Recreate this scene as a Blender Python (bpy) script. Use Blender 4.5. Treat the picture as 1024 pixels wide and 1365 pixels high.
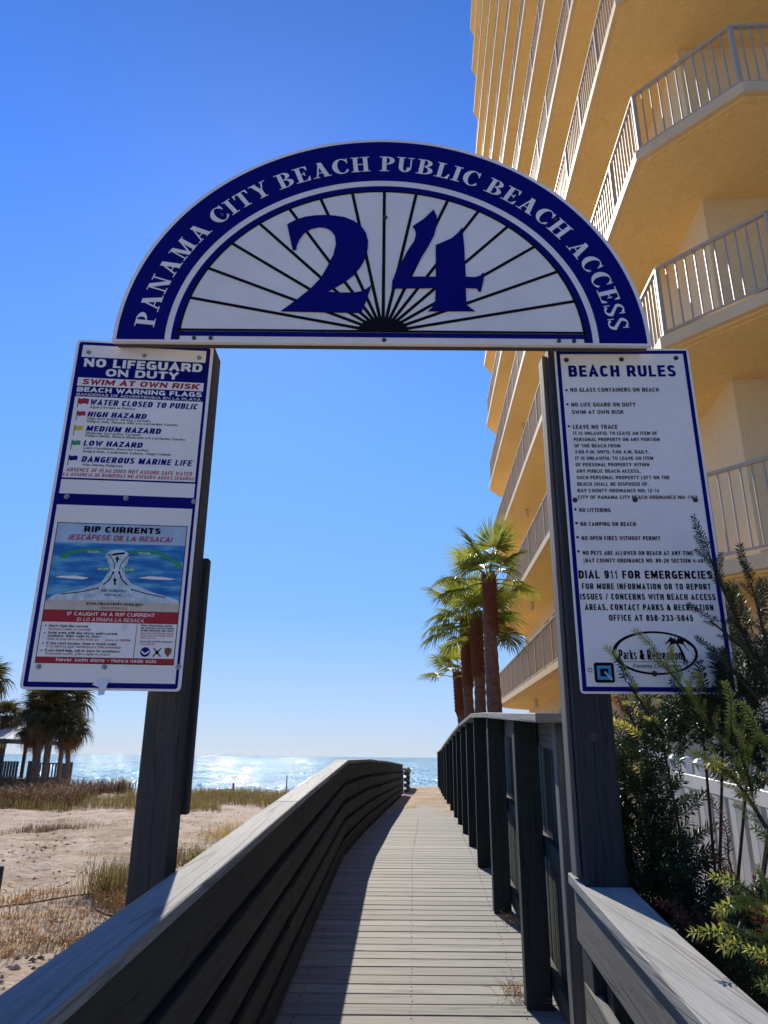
import bpy, bmesh, math, random
from mathutils import Vector, Matrix, noise
R = math.radians
random.seed(7)
SC = bpy.context.scene
for o in list(bpy.data.objects): bpy.data.objects.remove(o)

# ------------------------------------------------------------------ camera, sky, sun, exposure
EYE = 1.5
cd = bpy.data.cameras.new("camera"); cam = bpy.data.objects.new("camera", cd); SC.collection.objects.link(cam)
cd.sensor_fit = 'VERTICAL'; cd.sensor_height = 36.0; cd.lens = 960.0 / 1365.0 * 36.0
cd.clip_start = .05; cd.clip_end = 60000
cam.matrix_world = Matrix.Translation((0, 0, EYE)) @ Matrix.Rotation(R(90 + 18.8), 4, 'X') @ Matrix.Rotation(R(.5), 4, 'Z')
SC.camera = cam
SUN_AZ, SUN_EL = R(-11.5), R(38.5)          # azimuth measured from +Y towards +X
w = bpy.data.worlds.new("World"); SC.world = w; w.use_nodes = True
nt = w.node_tree; nt.nodes.clear()
sky = nt.nodes.new('ShaderNodeTexSky'); sky.sky_type = 'NISHITA'; sky.sun_disc = False
sky.sun_elevation = SUN_EL; sky.sun_rotation = SUN_AZ
sky.altitude = 0; sky.air_density = 1.0; sky.dust_density = .35; sky.ozone_density = 3.0
SKY_STRENGTH = .115
bg = nt.nodes.new('ShaderNodeBackground'); bg.inputs['Strength'].default_value = SKY_STRENGTH
wo = nt.nodes.new('ShaderNodeOutputWorld')
# clear dry-air blue graded by elevation, the same all round, laid over the physical sky
tcw = nt.nodes.new('ShaderNodeTexCoord'); sx = nt.nodes.new('ShaderNodeSeparateXYZ'); nt.links.new(tcw.outputs['Generated'], sx.inputs[0])
crw = nt.nodes.new('ShaderNodeValToRGB'); els = crw.color_ramp.elements
stops = [(.0, (.40, .52, .68)), (.06, (.31, .48, .78)), (.18, (.165, .40, .88)), (.40, (.105, .34, .92)), (.65, (.045, .22, .86)), (.85, (.03, .13, .52)), (1.0, (.02, .085, .38))]
while len(els) < len(stops): els.new(.5)
for i_, (p_, c_) in enumerate(stops): els[i_].position = p_; els[i_].color = (*c_, 1)
nt.links.new(sx.outputs['Z'], crw.inputs[0])
scw = nt.nodes.new('ShaderNodeVectorMath'); scw.operation = 'SCALE'; scw.inputs['Scale'].default_value = 1 / SKY_STRENGTH * .9
# a clear sky is darker away from the sun
dtw = nt.nodes.new('ShaderNodeVectorMath'); dtw.operation = 'DOT_PRODUCT'; dtw.inputs[1].default_value = (math.sin(SUN_AZ) * math.cos(SUN_EL), math.cos(SUN_AZ) * math.cos(SUN_EL), math.sin(SUN_EL))
nt.links.new(tcw.outputs['Generated'], dtw.inputs[0])
mrw = nt.nodes.new('ShaderNodeMapRange'); mrw.interpolation_type = 'SMOOTHSTEP'; mrw.inputs['From Min'].default_value = -.7; mrw.inputs['From Max'].default_value = .85
mrw.inputs['To Min'].default_value = .48; mrw.inputs['To Max'].default_value = 1.08; nt.links.new(dtw.outputs['Value'], mrw.inputs[0])
scx = nt.nodes.new('ShaderNodeVectorMath'); scx.operation = 'SCALE'; nt.links.new(crw.outputs[0], scx.inputs[0]); nt.links.new(mrw.outputs[0], scx.inputs['Scale'])
nt.links.new(scx.outputs[0], scw.inputs[0])
mxw = nt.nodes.new('ShaderNodeMix'); mxw.data_type = 'RGBA'; mxw.inputs[0].default_value = .88
nt.links.new(sky.outputs[0], mxw.inputs[6]); nt.links.new(scw.outputs[0], mxw.inputs[7])
nt.links.new(mxw.outputs[2], bg.inputs['Color']); nt.links.new(bg.outputs[0], wo.inputs[0])
sd = bpy.data.lights.new("sun", 'SUN'); sd.energy = 5.0; sd.angle = R(.5); sd.color = (1, .93, .80)
sun = bpy.data.objects.new("sun", sd); SC.collection.objects.link(sun)
SD = Vector((math.sin(SUN_AZ) * math.cos(SUN_EL), math.cos(SUN_AZ) * math.cos(SUN_EL), math.sin(SUN_EL)))
sun.rotation_euler = SD.to_track_quat('Z', 'Y').to_euler()
SC.view_settings.view_transform = 'Standard'; SC.view_settings.look = 'None'
SC.view_settings.gamma = 1; SC.view_settings.use_curve_mapping = False
SC.view_settings.exposure = .32
SC.render.engine = 'CYCLES'
SC.cycles.max_bounces = 8; SC.cycles.diffuse_bounces = 4; SC.cycles.transparent_max_bounces = 8
SC.cycles.use_denoising = True

# ------------------------------------------------------------------ materials
def newmat(name):
    m = bpy.data.materials.new(name); m.use_nodes = True
    t = m.node_tree; t.nodes.clear()
    o = t.nodes.new('ShaderNodeOutputMaterial'); b = t.nodes.new('ShaderNodeBsdfPrincipled')
    t.links.new(b.outputs[0], o.inputs[0]); return m, t, b
def N(t, typ, **kw):
    n = t.nodes.new(typ)
    for k, v in kw.items():
        if k in n.inputs: n.inputs[k].default_value = v
        else: setattr(n, k, v)
    return n
def ramp(t, fac, stops):
    r = t.nodes.new('ShaderNodeValToRGB'); e = r.color_ramp.elements
    while len(e) < len(stops): e.new(.5)
    for i, (p, c) in enumerate(stops): e[i].position = p; e[i].color = (*c, 1)
    t.links.new(fac, r.inputs[0]); return r
def bump(t, b, h, strength=.5, dist=.01, prev=None):
    n = N(t, 'ShaderNodeBump', Strength=strength, Distance=dist); t.links.new(h, n.inputs['Height'])
    if prev: t.links.new(prev.outputs[0], n.inputs['Normal'])
    t.links.new(n.outputs[0], b.inputs['Normal']); return n
def plain(name, col, rough=.6, metal=0, var=.12, scale=18, spec=.4):
    m, t, b = newmat(name)
    tc = N(t, 'ShaderNodeTexCoord'); n = N(t, 'ShaderNodeTexNoise', Scale=scale, Detail=6.0, Roughness=.6)
    t.links.new(tc.outputs['Object'], n.inputs['Vector'])
    lo = tuple(c * (1 - var) for c in col); hi = tuple(min(1, c * (1 + var)) for c in col)
    r = ramp(t, n.outputs[0], [(.3, lo), (.7, hi)]); t.links.new(r.outputs[0], b.inputs['Base Color'])
    b.inputs['Roughness'].default_value = rough; b.inputs['Metallic'].default_value = metal
    b.inputs['Specular IOR Level'].default_value = spec
    return m
def wood(name, dark, mid, light, rough=.75, tone=.18, grain=1.0, bumpd=.0022):
    m, t, b = newmat(name)
    uv = N(t, 'ShaderNodeTexCoord'); mp = N(t, 'ShaderNodeMapping'); mp.inputs['Scale'].default_value = (1.5, 42, 42)
    t.links.new(uv.outputs['UV'], mp.inputs['Vector'])
    n1 = N(t, 'ShaderNodeTexNoise', Scale=1.0 * grain, Detail=7.0, Roughness=.62, Distortion=.15); t.links.new(mp.outputs[0], n1.inputs['Vector'])
    n1b = N(t, 'ShaderNodeTexNoise', Scale=4.5 * grain, Detail=5.0, Roughness=.7); t.links.new(mp.outputs[0], n1b.inputs['Vector'])
    mp2 = N(t, 'ShaderNodeMapping'); mp2.inputs['Scale'].default_value = (1.6, 14, 14); t.links.new(uv.outputs['UV'], mp2.inputs['Vector'])
    wv = N(t, 'ShaderNodeTexWave', Scale=.6 * grain, Distortion=9.0, Detail=3.0); wv.inputs['Detail Scale'].default_value = .7
    wv.bands_direction = 'Y'; t.links.new(mp2.outputs[0], wv.inputs['Vector'])
    mp3 = N(t, 'ShaderNodeMapping'); mp3.inputs['Scale'].default_value = (1.0, 5, 5); t.links.new(uv.outputs['UV'], mp3.inputs['Vector'])
    n3 = N(t, 'ShaderNodeTexNoise', Scale=1.3, Detail=5.0, Roughness=.7); t.links.new(mp3.outputs[0], n3.inputs['Vector'])
    # fine long cracks
    mp4 = N(t, 'ShaderNodeMapping'); mp4.inputs['Scale'].default_value = (.5, 11, 11); t.links.new(uv.outputs['UV'], mp4.inputs['Vector'])
    vo = N(t, 'ShaderNodeTexNoise', Scale=1.0, Detail=2.0, Roughness=.5); t.links.new(mp4.outputs[0], vo.inputs['Vector'])
    ck = ramp(t, vo.outputs[0], [(.484, (1, 1, 1)), (.495, (.1, .1, .1)), (.505, (.1, .1, .1)), (.516, (1, 1, 1))])
    mix = N(t, 'ShaderNodeMix', data_type='FLOAT'); mix.inputs[0].default_value = .55
    t.links.new(n1.outputs[0], mix.inputs[2]); t.links.new(n1b.outputs[0], mix.inputs[3])
    r = ramp(t, mix.outputs[0], [(.34, dark), (.5, mid), (.66, light)])
    m2 = N(t, 'ShaderNodeMix', data_type='RGBA', blend_type='MULTIPLY'); m2.inputs[0].default_value = .5
    r3 = ramp(t, n3.outputs[0], [(.3, (.78, .78, .78)), (.65, (1.1, 1.1, 1.1))])
    t.links.new(r.outputs[0], m2.inputs[6]); t.links.new(r3.outputs[0], m2.inputs[7])
    m4 = N(t, 'ShaderNodeMix', data_type='RGBA', blend_type='MULTIPLY'); m4.inputs[0].default_value = .40
    t.links.new(m2.outputs[2], m4.inputs[6]); t.links.new(ck.outputs[0], m4.inputs[7])
    oi = N(t, 'ShaderNodeObjectInfo'); mr = N(t, 'ShaderNodeMapRange'); mr.inputs['To Min'].default_value = 1 - tone; mr.inputs['To Max'].default_value = 1 + tone
    t.links.new(oi.outputs['Random'], mr.inputs[0])
    m3 = N(t, 'ShaderNodeVectorMath', operation='SCALE'); t.links.new(m4.outputs[2], m3.inputs[0]); t.links.new(mr.outputs[0], m3.inputs['Scale'])
    t.links.new(m3.outputs[0], b.inputs['Base Color'])
    b.inputs['Roughness'].default_value = rough; b.inputs['Specular IOR Level'].default_value = .25
    b1 = bump(t, b, mix.outputs[0], .5, bumpd); bump(t, b, ck.outputs[0], .6, bumpd * .8, b1)
    return m
M = {}
M['deck'] = wood('weathered_deck_wood', (.19, .18, .16), (.25, .238, .213), (.31, .296, .268), tone=.14)
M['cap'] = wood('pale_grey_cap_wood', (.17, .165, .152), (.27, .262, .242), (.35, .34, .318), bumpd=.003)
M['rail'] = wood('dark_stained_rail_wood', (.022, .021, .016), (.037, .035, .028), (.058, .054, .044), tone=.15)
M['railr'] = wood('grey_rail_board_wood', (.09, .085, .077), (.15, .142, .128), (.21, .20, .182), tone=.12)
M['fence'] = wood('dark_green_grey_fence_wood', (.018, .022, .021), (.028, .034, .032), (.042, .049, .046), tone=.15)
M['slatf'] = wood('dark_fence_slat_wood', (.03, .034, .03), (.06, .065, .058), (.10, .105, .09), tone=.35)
M['post'] = wood('grey_sign_post_wood', (.038, .036, .031), (.062, .058, .05), (.09, .085, .074), bumpd=.003)
M['postr'] = wood('slate_sign_post_wood', (.026, .025, .026), (.044, .042, .042), (.07, .067, .064), bumpd=.003)
M['slat'] = wood('grey_slat_wood', (.05, .042, .035), (.10, .085, .07), (.16, .14, .115))
M['white'] = plain('white_sign_face', (.90, .86, .79), .42, 0, .075, 2.2)
M['navy'] = plain('navy_sign_print', (.003, .002, .15), .5, 0, .1, 4, .12)
M['black'] = plain('black_sign_print', (.008, .008, .009), .6, spec=.1)
M['red'] = plain('red_sign_print', (.42, .012, .02), .45)
M['yellow'] = plain('yellow_print', (.75, .55, .04), .45)
M['green'] = plain('green_print', (.03, .33, .12), .45)
M['bluetxt'] = plain('blue_print', (.006, .006, .18), .5, spec=.15)
M['sandprint'] = plain('sand_print', (.62, .55, .42), .45)
M['foam'] = plain('foam_print', (.55, .68, .70), .45, 0, .3, 40)
M['skyprint'] = plain('pale_sky_print', (.42, .55, .68), .45)
M['cyan'] = plain('cyan_print', (.05, .35, .6), .45)
M['brown'] = plain('brown_print', (.2, .09, .04), .45)
M['paper'] = plain('torn_white_paper', (.8, .8, .8), .7)
M['galv'] = plain('galvanised_steel', (.38, .38, .39), .45, .7, .3, 90)
M['darkbolt'] = plain('dark_rusted_bolt', (.07, .06, .055), .5, .5, .4, 90)
M['trim'] = plain('off_white_balcony_trim', (.72, .53, .29), .6, 0, .07, 2.5)
M['railing'] = plain('beige_painted_railing', (.44, .36, .27), .5, 0, .05, 6)
M['vinyl'] = plain('white_vinyl', (.80, .76, .68), .4, 0, .07, 7)
M['bark'] = plain('palm_trunk_bark', (.16, .085, .055), .9, 0, .4, 14)
M['barkb'] = plain('grey_palm_bark', (.15, .12, .095), .9, 0, .35, 14)
M['boot'] = plain('reddish_leaf_bases', (.17, .055, .032), .85, 0, .45, 25)
M['stem'] = plain('shrub_stem', (.05, .04, .025), .9)
M['drygrass'] = plain('dry_straw_grass', (.50, .30, .11), .8, 0, .35, 3)
M['twig'] = plain('dry_twig', (.16, .11, .075), .9, 0, .3, 6)
M['frame'] = plain('brown_window_frame', (.16, .08, .04), .5)
M['metalroof'] = plain('pale_metal_roof', (.60, .62, .62), .4, .2, .05, 5)
# ocean picture on the rip current poster
m, t, b = newmat('printed_sea'); tc = N(t, 'ShaderNodeTexCoord'); mp = N(t, 'ShaderNodeMapping'); mp.inputs['Scale'].default_value = (5, 5, 26)
t.links.new(tc.outputs['Object'], mp.inputs[0]); n = N(t, 'ShaderNodeTexNoise', Scale=1.6, Detail=4.0); t.links.new(mp.outputs[0], n.inputs[0])
r = ramp(t, n.outputs[0], [(.32, (.01, .10, .36)), (.5, (.02, .22, .52)), (.66, (.14, .45, .62))]); t.links.new(r.outputs[0], b.inputs[0]); b.inputs['Roughness'].default_value = .45
M['sea_print'] = m
# stucco
def stucco(name, col, bd=.012, sc=9):
    m, t, b = newmat(name); tc = N(t, 'ShaderNodeTexCoord')
    n = N(t, 'ShaderNodeTexNoise', Scale=sc, Detail=5.0, Roughness=.6, Distortion=1.6); t.links.new(tc.outputs['Object'], n.inputs[0])
    n2 = N(t, 'ShaderNodeTexNoise', Scale=.45, Detail=4.0); t.links.new(tc.outputs['Object'], n2.inputs[0])
    r = ramp(t, n2.outputs[0], [(.3, tuple(c * .9 for c in col)), (.7, tuple(c * 1.03 for c in col))])
    r2 = ramp(t, n.outputs[0], [(.3, (.93, .92, .90)), (.7, (1.05, 1.08, 1.08))])
    mx = N(t, 'ShaderNodeMix', data_type='RGBA', blend_type='MULTIPLY'); mx.inputs[0].default_value = 1
    t.links.new(r.outputs[0], mx.inputs[6]); t.links.new(r2.outputs[0], mx.inputs[7]); t.links.new(mx.outputs[2], b.inputs[0])
    b.inputs['Roughness'].default_value = .9; b.inputs['Specular IOR Level'].default_value = .2
    bump(t, b, n.outputs[0], .7, bd); return m
M['soffit'] = stucco('ochre_stucco_soffit', (.90, .62, .25))
M['wall'] = stucco('warm_cream_stucco_wall', (.84, .64, .37), .006, 14)
# sand
m, t, b = newmat('pale_beach_sand'); tc = N(t, 'ShaderNodeTexCoord')
n = N(t, 'ShaderNodeTexNoise', Scale=1.1, Detail=8.0, Roughness=.65); t.links.new(tc.outputs['Object'], n.inputs[0])
n2 = N(t, 'ShaderNodeTexNoise', Scale=9.0, Detail=8.0, Roughness=.7); t.links.new(tc.outputs['Object'], n2.inputs[0])
n3 = N(t, 'ShaderNodeTexNoise', Scale=38.0, Detail=3.0, Roughness=.7); t.links.new(tc.outputs['Object'], n3.inputs[0])
r = ramp(t, n.outputs[0], [(.34, (.50, .35, .23)), (.56, (.78, .63, .48))])
r2 = ramp(t, n2.outputs[0], [(.30, (.34, .25, .18)), (.46, (1, 1, 1))])
r3 = ramp(t, n3.outputs[0], [(.25, (.5, .42, .35)), (.34, (1, 1, 1))])
mx = N(t, 'ShaderNodeMix', data_type='RGBA', blend_type='MULTIPLY'); mx.inputs[0].default_value = .55; t.links.new(r.outputs[0], mx.inputs[6]); t.links.new(r2.outputs[0], mx.inputs[7])
mx2 = N(t, 'ShaderNodeMix', data_type='RGBA', blend_type='MULTIPLY'); mx2.inputs[0].default_value = .7; t.links.new(mx.outputs[2], mx2.inputs[6]); t.links.new(r3.outputs[0], mx2.inputs[7])
t.links.new(mx2.outputs[2], b.inputs[0]); b.inputs['Roughness'].default_value = .95; b.inputs['Specular IOR Level'].default_value = .1
b1 = bump(t, b, n.outputs[0], .8, .35); b1 = bump(t, b, n2.outputs[0], 1.0, .16, b1); bump(t, b, n3.outputs[0], .7, .03, b1)
M['sand'] = m
# sea water
m, t, b = newmat('gulf_water'); tc = N(t, 'ShaderNodeTexCoord')
mp = N(t, 'ShaderNodeMapping'); mp.inputs['Scale'].default_value = (1.5, .24, 1); t.links.new(tc.outputs['Object'], mp.inputs[0])
n = N(t, 'ShaderNodeTexNoise', Scale=1.0, Detail=5.0, Roughness=.6); t.links.new(mp.outputs[0], n.inputs[0])
mp2 = N(t, 'ShaderNodeMapping'); mp2.inputs['Scale'].default_value = (.12, .05, 1); t.links.new(tc.outputs['Object'], mp2.inputs[0])
n2 = N(t, 'ShaderNodeTexNoise', Scale=1.0, Detail=3.0, Roughness=.5); t.links.new(mp2.outputs[0], n2.inputs[0])
mpb = N(t, 'ShaderNodeMapping'); mpb.inputs['Scale'].default_value = (.004, .02, 1); t.links.new(tc.outputs['Object'], mpb.inputs[0])
nb = N(t, 'ShaderNodeTexNoise', Scale=1.0, Detail=4.0); t.links.new(mpb.outputs[0], nb.inputs[0])
rc = ramp(t, nb.outputs[0], [(.35, (.03, .24, .34)), (.65, (.07, .40, .46))]); t.links.new(rc.outputs[0], b.inputs[0])
b.inputs['Roughness'].default_value = .045; b.inputs['IOR'].default_value = 1.33
def wn(src, k):
    sb = N(t, 'ShaderNodeVectorMath', operation='SUBTRACT'); t.links.new(src.outputs['Color'], sb.inputs[0]); sb.inputs[1].default_value = (.5, .5, .5)
    ml = N(t, 'ShaderNodeVectorMath', operation='MULTIPLY'); t.links.new(sb.outputs[0], ml.inputs[0]); ml.inputs[1].default_value = k; return ml
n.inputs['Scale'].default_value = 1.0; mp.inputs['Scale'].default_value = (2.2, .5, 1); n.inputs['Detail'].default_value = 3.0
w1 = wn(n, (3.2, 4.4, 0)); w2 = wn(n2, (.6, 1.0, 0))
ad = N(t, 'ShaderNodeVectorMath', operation='ADD'); t.links.new(w1.outputs[0], ad.inputs[0]); t.links.new(w2.outputs[0], ad.inputs[1])
ad2 = N(t, 'ShaderNodeVectorMath', operation='ADD'); t.links.new(ad.outputs[0], ad2.inputs[0]); ad2.inputs[1].default_value = (0, 0, 1)
no = N(t, 'ShaderNodeVectorMath', operation='NORMALIZE'); t.links.new(ad2.outputs[0], no.inputs[0]); t.links.new(no.outputs[0], b.inputs['Normal'])
M['water'] = m
# leaves (double sided, with translucency)
def leaf(name, c0, c1, trans=.35, rough=.45):
    m, t, b = newmat(name); out = [x for x in t.nodes if x.type == 'OUTPUT_MATERIAL'][0]
    tc = N(t, 'ShaderNodeTexCoord'); n = N(t, 'ShaderNodeTexNoise', Scale=5.0, Detail=3.0); t.links.new(tc.outputs['Object'], n.inputs[0])
    oi = N(t, 'ShaderNodeObjectInfo'); ad = N(t, 'ShaderNodeMath', operation='ADD'); 
    sb = N(t, 'ShaderNodeMath', operation='MULTIPLY_ADD'); sb.inputs[1].default_value = .5; sb.inputs[2].default_value = -.25
    t.links.new(oi.outputs['Random'], sb.inputs[0]); t.links.new(n.outputs[0], ad.inputs[0]); t.links.new(sb.outputs[0], ad.inputs[1])
    r = ramp(t, ad.outputs[0], [(.3, c0), (.7, c1)]); t.links.new(r.outputs[0], b.inputs[0])
    b.inputs['Roughness'].default_value = rough; b.inputs['Specular IOR Level'].default_value = .5
    tr = N(t, 'ShaderNodeBsdfTranslucent'); t.links.new(r.outputs[0], tr.inputs[0])
    ms = N(t, 'ShaderNodeMixShader'); ms.inputs[0].default_value = trans
    t.links.new(b.outputs[0], ms.inputs[1]); t.links.new(tr.outputs[0], ms.inputs[2]); t.links.new(ms.outputs[0], out.inputs[0]); return m
M['fan'] = leaf('fan_palm_leaf', (.10, .14, .015), (.36, .38, .05), .45)
M['deadfan'] = leaf('dry_palm_leaf', (.09, .05, .025), (.24, .13, .06), .25, .7)
M['cabbage'] = leaf('cabbage_palm_leaf', (.045, .05, .012), (.13, .11, .03), .3)
M['podo'] = leaf('dark_podocarpus_leaf', (.012, .03, .010), (.035, .06, .018), .2)
M['podonew'] = leaf('yellow_green_new_leaf', (.26, .30, .05), (.62, .58, .12), .45)
M['podored'] = leaf('reddish_leaf', (.13, .03, .015), (.30, .07, .03), .3)
M['reed'] = leaf('green_dune_grass', (.20, .16, .05), (.55, .40, .15), .3, .7)
M['reedbrown'] = leaf('brown_dune_scrub', (.09, .055, .025), (.26, .15, .065), .2, .8)
m, t, b = newmat('dark_window_glass'); b.inputs['Base Color'].default_value = (.03, .03, .03, 1); b.inputs['Roughness'].default_value = .08; M['glass'] = m

# ------------------------------------------------------------------ object helpers
def link(o): SC.collection.objects.link(o); return o
def thing(name, label, cat, loc, group=None):
    o = link(bpy.data.objects.new(name, None)); o.location = loc; o.empty_display_size = .2
    o['label'] = label; o['category'] = cat
    if group: o['group'] = group
    return o
WLOC = {}
def part(name, me, mat, parent=None, kind=None, label=None, at=None):
    """at: world position the mesh is placed at (mesh given about its own origin); otherwise mesh is in world coordinates"""
    if mat is not None and not me.materials: me.materials.append(mat)
    o = link(bpy.data.objects.new(name, me))
    loc = Vector(at) if at is not None else Vector((0, 0, 0))
    if parent:
        o.parent = parent; pl = WLOC.get(parent.name, parent.location.copy() if parent.parent is None else Vector((0, 0, 0)))
        o.location = loc - pl
        WLOC[o.name] = loc
    else: o.location = loc
    if kind: o['kind'] = kind
    if label: o['label'] = label
    return o
class MB:
    def __init__(s): s.v = []; s.f = []; s.uv = []
    def poly(s, pts, uvs=None):
        i = len(s.v); s.v += [tuple(p) for p in pts]; s.f.append(tuple(range(i, i + len(pts)))); s.uv.append(uvs or [(p[0], p[1]) for p in pts])
    def box8(s, c, L=None):
        """c: 8 corners, 0-3 at the start, 4-7 at the end (same order); UV in metres, u along start-end"""
        i = len(s.v); s.v += [tuple(p) for p in c]
        ln = (Vector(c[4]) - Vector(c[0])).length; ou, ov = random.random() * 50, random.random() * 50
        per = [0]
        for k in range(4): per.append(per[-1] + (Vector(c[(k + 1) % 4]) - Vector(c[k])).length)
        for k in range(4):
            k2 = (k + 1) % 4
            s.f.append((i + k, i + k2, i + 4 + k2, i + 4 + k)); s.uv.append([(ou, ov + per[k]), (ou, ov + per[k + 1]), (ou + ln, ov + per[k + 1]), (ou + ln, ov + per[k])])
        a, bb = per[1], per[2] - per[1]
        s.f.append((i + 3, i + 2, i + 1, i)); s.uv.append([(ou, ov), (ou + a * .3, ov), (ou + a * .3, ov + bb), (ou, ov + bb)])
        s.f.append((i + 4, i + 5, i + 6, i + 7)); s.uv.append([(ou, ov), (ou + a * .3, ov), (ou + a * .3, ov + bb), (ou, ov + bb)])
    def beam(s, p0, p1, wd, ht, up=(0, 0, 1)):
        p0, p1 = Vector(p0), Vector(p1); d = (p1 - p0).normalized(); sd_ = d.cross(Vector(up)).normalized(); u = sd_.cross(d).normalized()
        c = []
        for p in (p0, p1):
            for a, b_ in ((-1, -1), (1, -1), (1, 1), (-1, 1)): c.append(p + sd_ * a * wd / 2 + u * b_ * ht / 2)
        s.box8(c); return s
    def vbeam(s, p0, p1, wd, dp, ang=0):
        """vertical member, section turned by ang about z"""
        p0, p1 = Vector(p0), Vector(p1); ca, sa = math.cos(ang), math.sin(ang); c = []
        for p in (p0, p1):
            for a, b_ in ((-1, -1), (1, -1), (1, 1), (-1, 1)):
                x, y = a * wd / 2, b_ * dp / 2; c.append(p + Vector((x * ca - y * sa, x * sa + y * ca, 0)))
        s.box8(c); return s
    def tube(s, pts, rad, n=6, cap=True):
        pts = [Vector(p) for p in pts]; rr = rad if isinstance(rad, (list, tuple)) else [rad] * len(pts); i0 = len(s.v)
        for k, p in enumerate(pts):
            d = (pts[min(k + 1, len(pts) - 1)] - pts[max(k - 1, 0)]).normalized()
            a = d.cross(Vector((0, 0, 1)) if abs(d.z) < .9 else Vector((1, 0, 0))).normalized(); b_ = d.cross(a)
            for j in range(n):
                an = 2 * math.pi * j / n; s.v.append(tuple(p + (a * math.cos(an) + b_ * math.sin(an)) * rr[k]))
        for k in range(len(pts) - 1):
            for j in range(n):
                j2 = (j + 1) % n; s.f.append((i0 + k * n + j, i0 + k * n + j2, i0 + (k + 1) * n + j2, i0 + (k + 1) * n + j)); s.uv.append([(k, j), (k, j + 1), (k + 1, j + 1), (k + 1, j)])
        if cap:
            for k in (0, len(pts) - 1):
                f = tuple(i0 + k * n + j for j in range(n)); s.f.append(f if k else f[::-1]); s.uv.append([(0, 0)] * n)
        return s
    def prism(s, poly, z0, z1):
        i = len(s.v); n = len(poly); s.v += [(x, y, z0) for x, y in poly] + [(x, y, z1) for x, y in poly]
        s.f.append(tuple(range(i, i + n))[::-1]); s.uv.append([(0, 0)] * n); s.f.append(tuple(range(i + n, i + 2 * n))); s.uv.append([(0, 0)] * n)
        for k in range(n): k2 = (k + 1) % n; s.f.append((i + k, i + k2, i + n + k2, i + n + k)); s.uv.append([(0, 0)] * 4)
        return s
    def mesh(s, name='m', bevel=0, smooth=False):
        me = bpy.data.meshes.new(name); me.from_pydata(s.v, [], s.f)
        ul = me.uv_layers.new(name='UVMap'); flat = [c for f in s.uv for q in f for c in q]; ul.data.foreach_set('uv', flat)
        bm = bmesh.new(); bm.from_mesh(me); bmesh.ops.recalc_face_normals(bm, faces=bm.faces)
        if bevel: bmesh.ops.bevel(bm, geom=list(bm.edges), offset=bevel, segments=1, affect='EDGES', profile=.5)
        bm.to_mesh(me); bm.free()
        if smooth: me.shade_smooth()
        return me

# ------------------------------------------------------------------ the lie of the land (heights above the deck under the camera)
def lerp(x, xs, ys):
    if x <= xs[0]: return ys[0]
    for i in range(1, len(xs)):
        if x <= xs[i]: k = (x - xs[i - 1]) / (xs[i] - xs[i - 1]); return ys[i - 1] + (ys[i] - ys[i - 1]) * k
    return ys[-1]
def zd(y): return .0576 * y if y < 7.3 else lerp(y, [7.3, 8.6, 11.8, 18, 26, 36], [.4205, .474, .478, .40, .27, .24])
def xl(y): return -.617 + .0265 * y if y < 8.6 else -.389 + .063 * (y - 8.6)      # inner face of the left railing
def xr(y): return .515 + .0582 * y                                                # inner face of the right fence posts
def ground(x, y):
    left = lerp(y, [-10, 4, 20, 26, 30, 36, 45, 60, 76, 95], [-.3, -.3, -.28, -.22, .02, -.05, -.62, -1.45, -1.98, -3.4])
    cor = lerp(y, [-10, 2, 8, 14, 26, 36, 45, 60, 76, 95], [-.3, -.2, .12, .2, .2, .2, -.5, -1.45, -1.98, -3.4])
    c = .05 + .055 * y; k = min(1, max(0, (abs(x - c) - .9) / 2.2)); k = k * k * (3 - 2 * k)
    rt = lerp(y, [-10, 3, 8, 20, 36, 45, 60, 76, 95], [-.35, -.2, .1, .15, .2, -.5, -1.45, -1.98, -3.4])
    g = cor * (1 - k) + (left if x < c else rt) * k
    amp = .10 * k * (1 if y < 60 else .2) * (1 if x < c else .5)
    g += amp * noise.noise((x * .55, y * .45, 1)) + amp * .6 * noise.noise((x * 1.7, y * 1.3, 5)) + amp * .45 * noise.noise((x * 4.5, y * 4, 9))
    if x < -8: g += .1 * min(1, (-8 - x) / 10) * noise.noise((x * .2, y * .2, 3))
    return g
def graded(a, segs):
    out = [a]
    for end, step in segs:
        while out[-1] < end - 1e-6: out.append(min(end, out[-1] + step))
    return out
xs = graded(-160, [(-30, 6), (-14, .8), (-9, .25), (-.4, .1), (4, .4), (20, 2), (160, 10)])
ys = graded(-25, [(0, 2.5), (3, .3), (16, .1), (34, .25), (60, 1.2), (96, 3)])
b_ = MB(); nx, ny = len(xs), len(ys)
me = bpy.data.meshes.new('sand'); vs = [(x, y, ground(x, y)) for y in ys for x in xs]
me.from_pydata(vs, [], [(j * nx + i, j * nx + i + 1, (j + 1) * nx + i + 1, (j + 1) * nx + i) for j in range(ny - 1) for i in range(nx - 1)]); me.shade_smooth()
part('sand_ground', me, M['sand'], kind='structure')
me = bpy.data.meshes.new('sea'); me.from_pydata([(-30000, 66, -1.9), (30000, 66, -1.9), (30000, 40000, -1.9), (-30000, 40000, -1.9)], [], [(0, 1, 2, 3)])
part('sea', me, M['water'], kind='structure')

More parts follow.
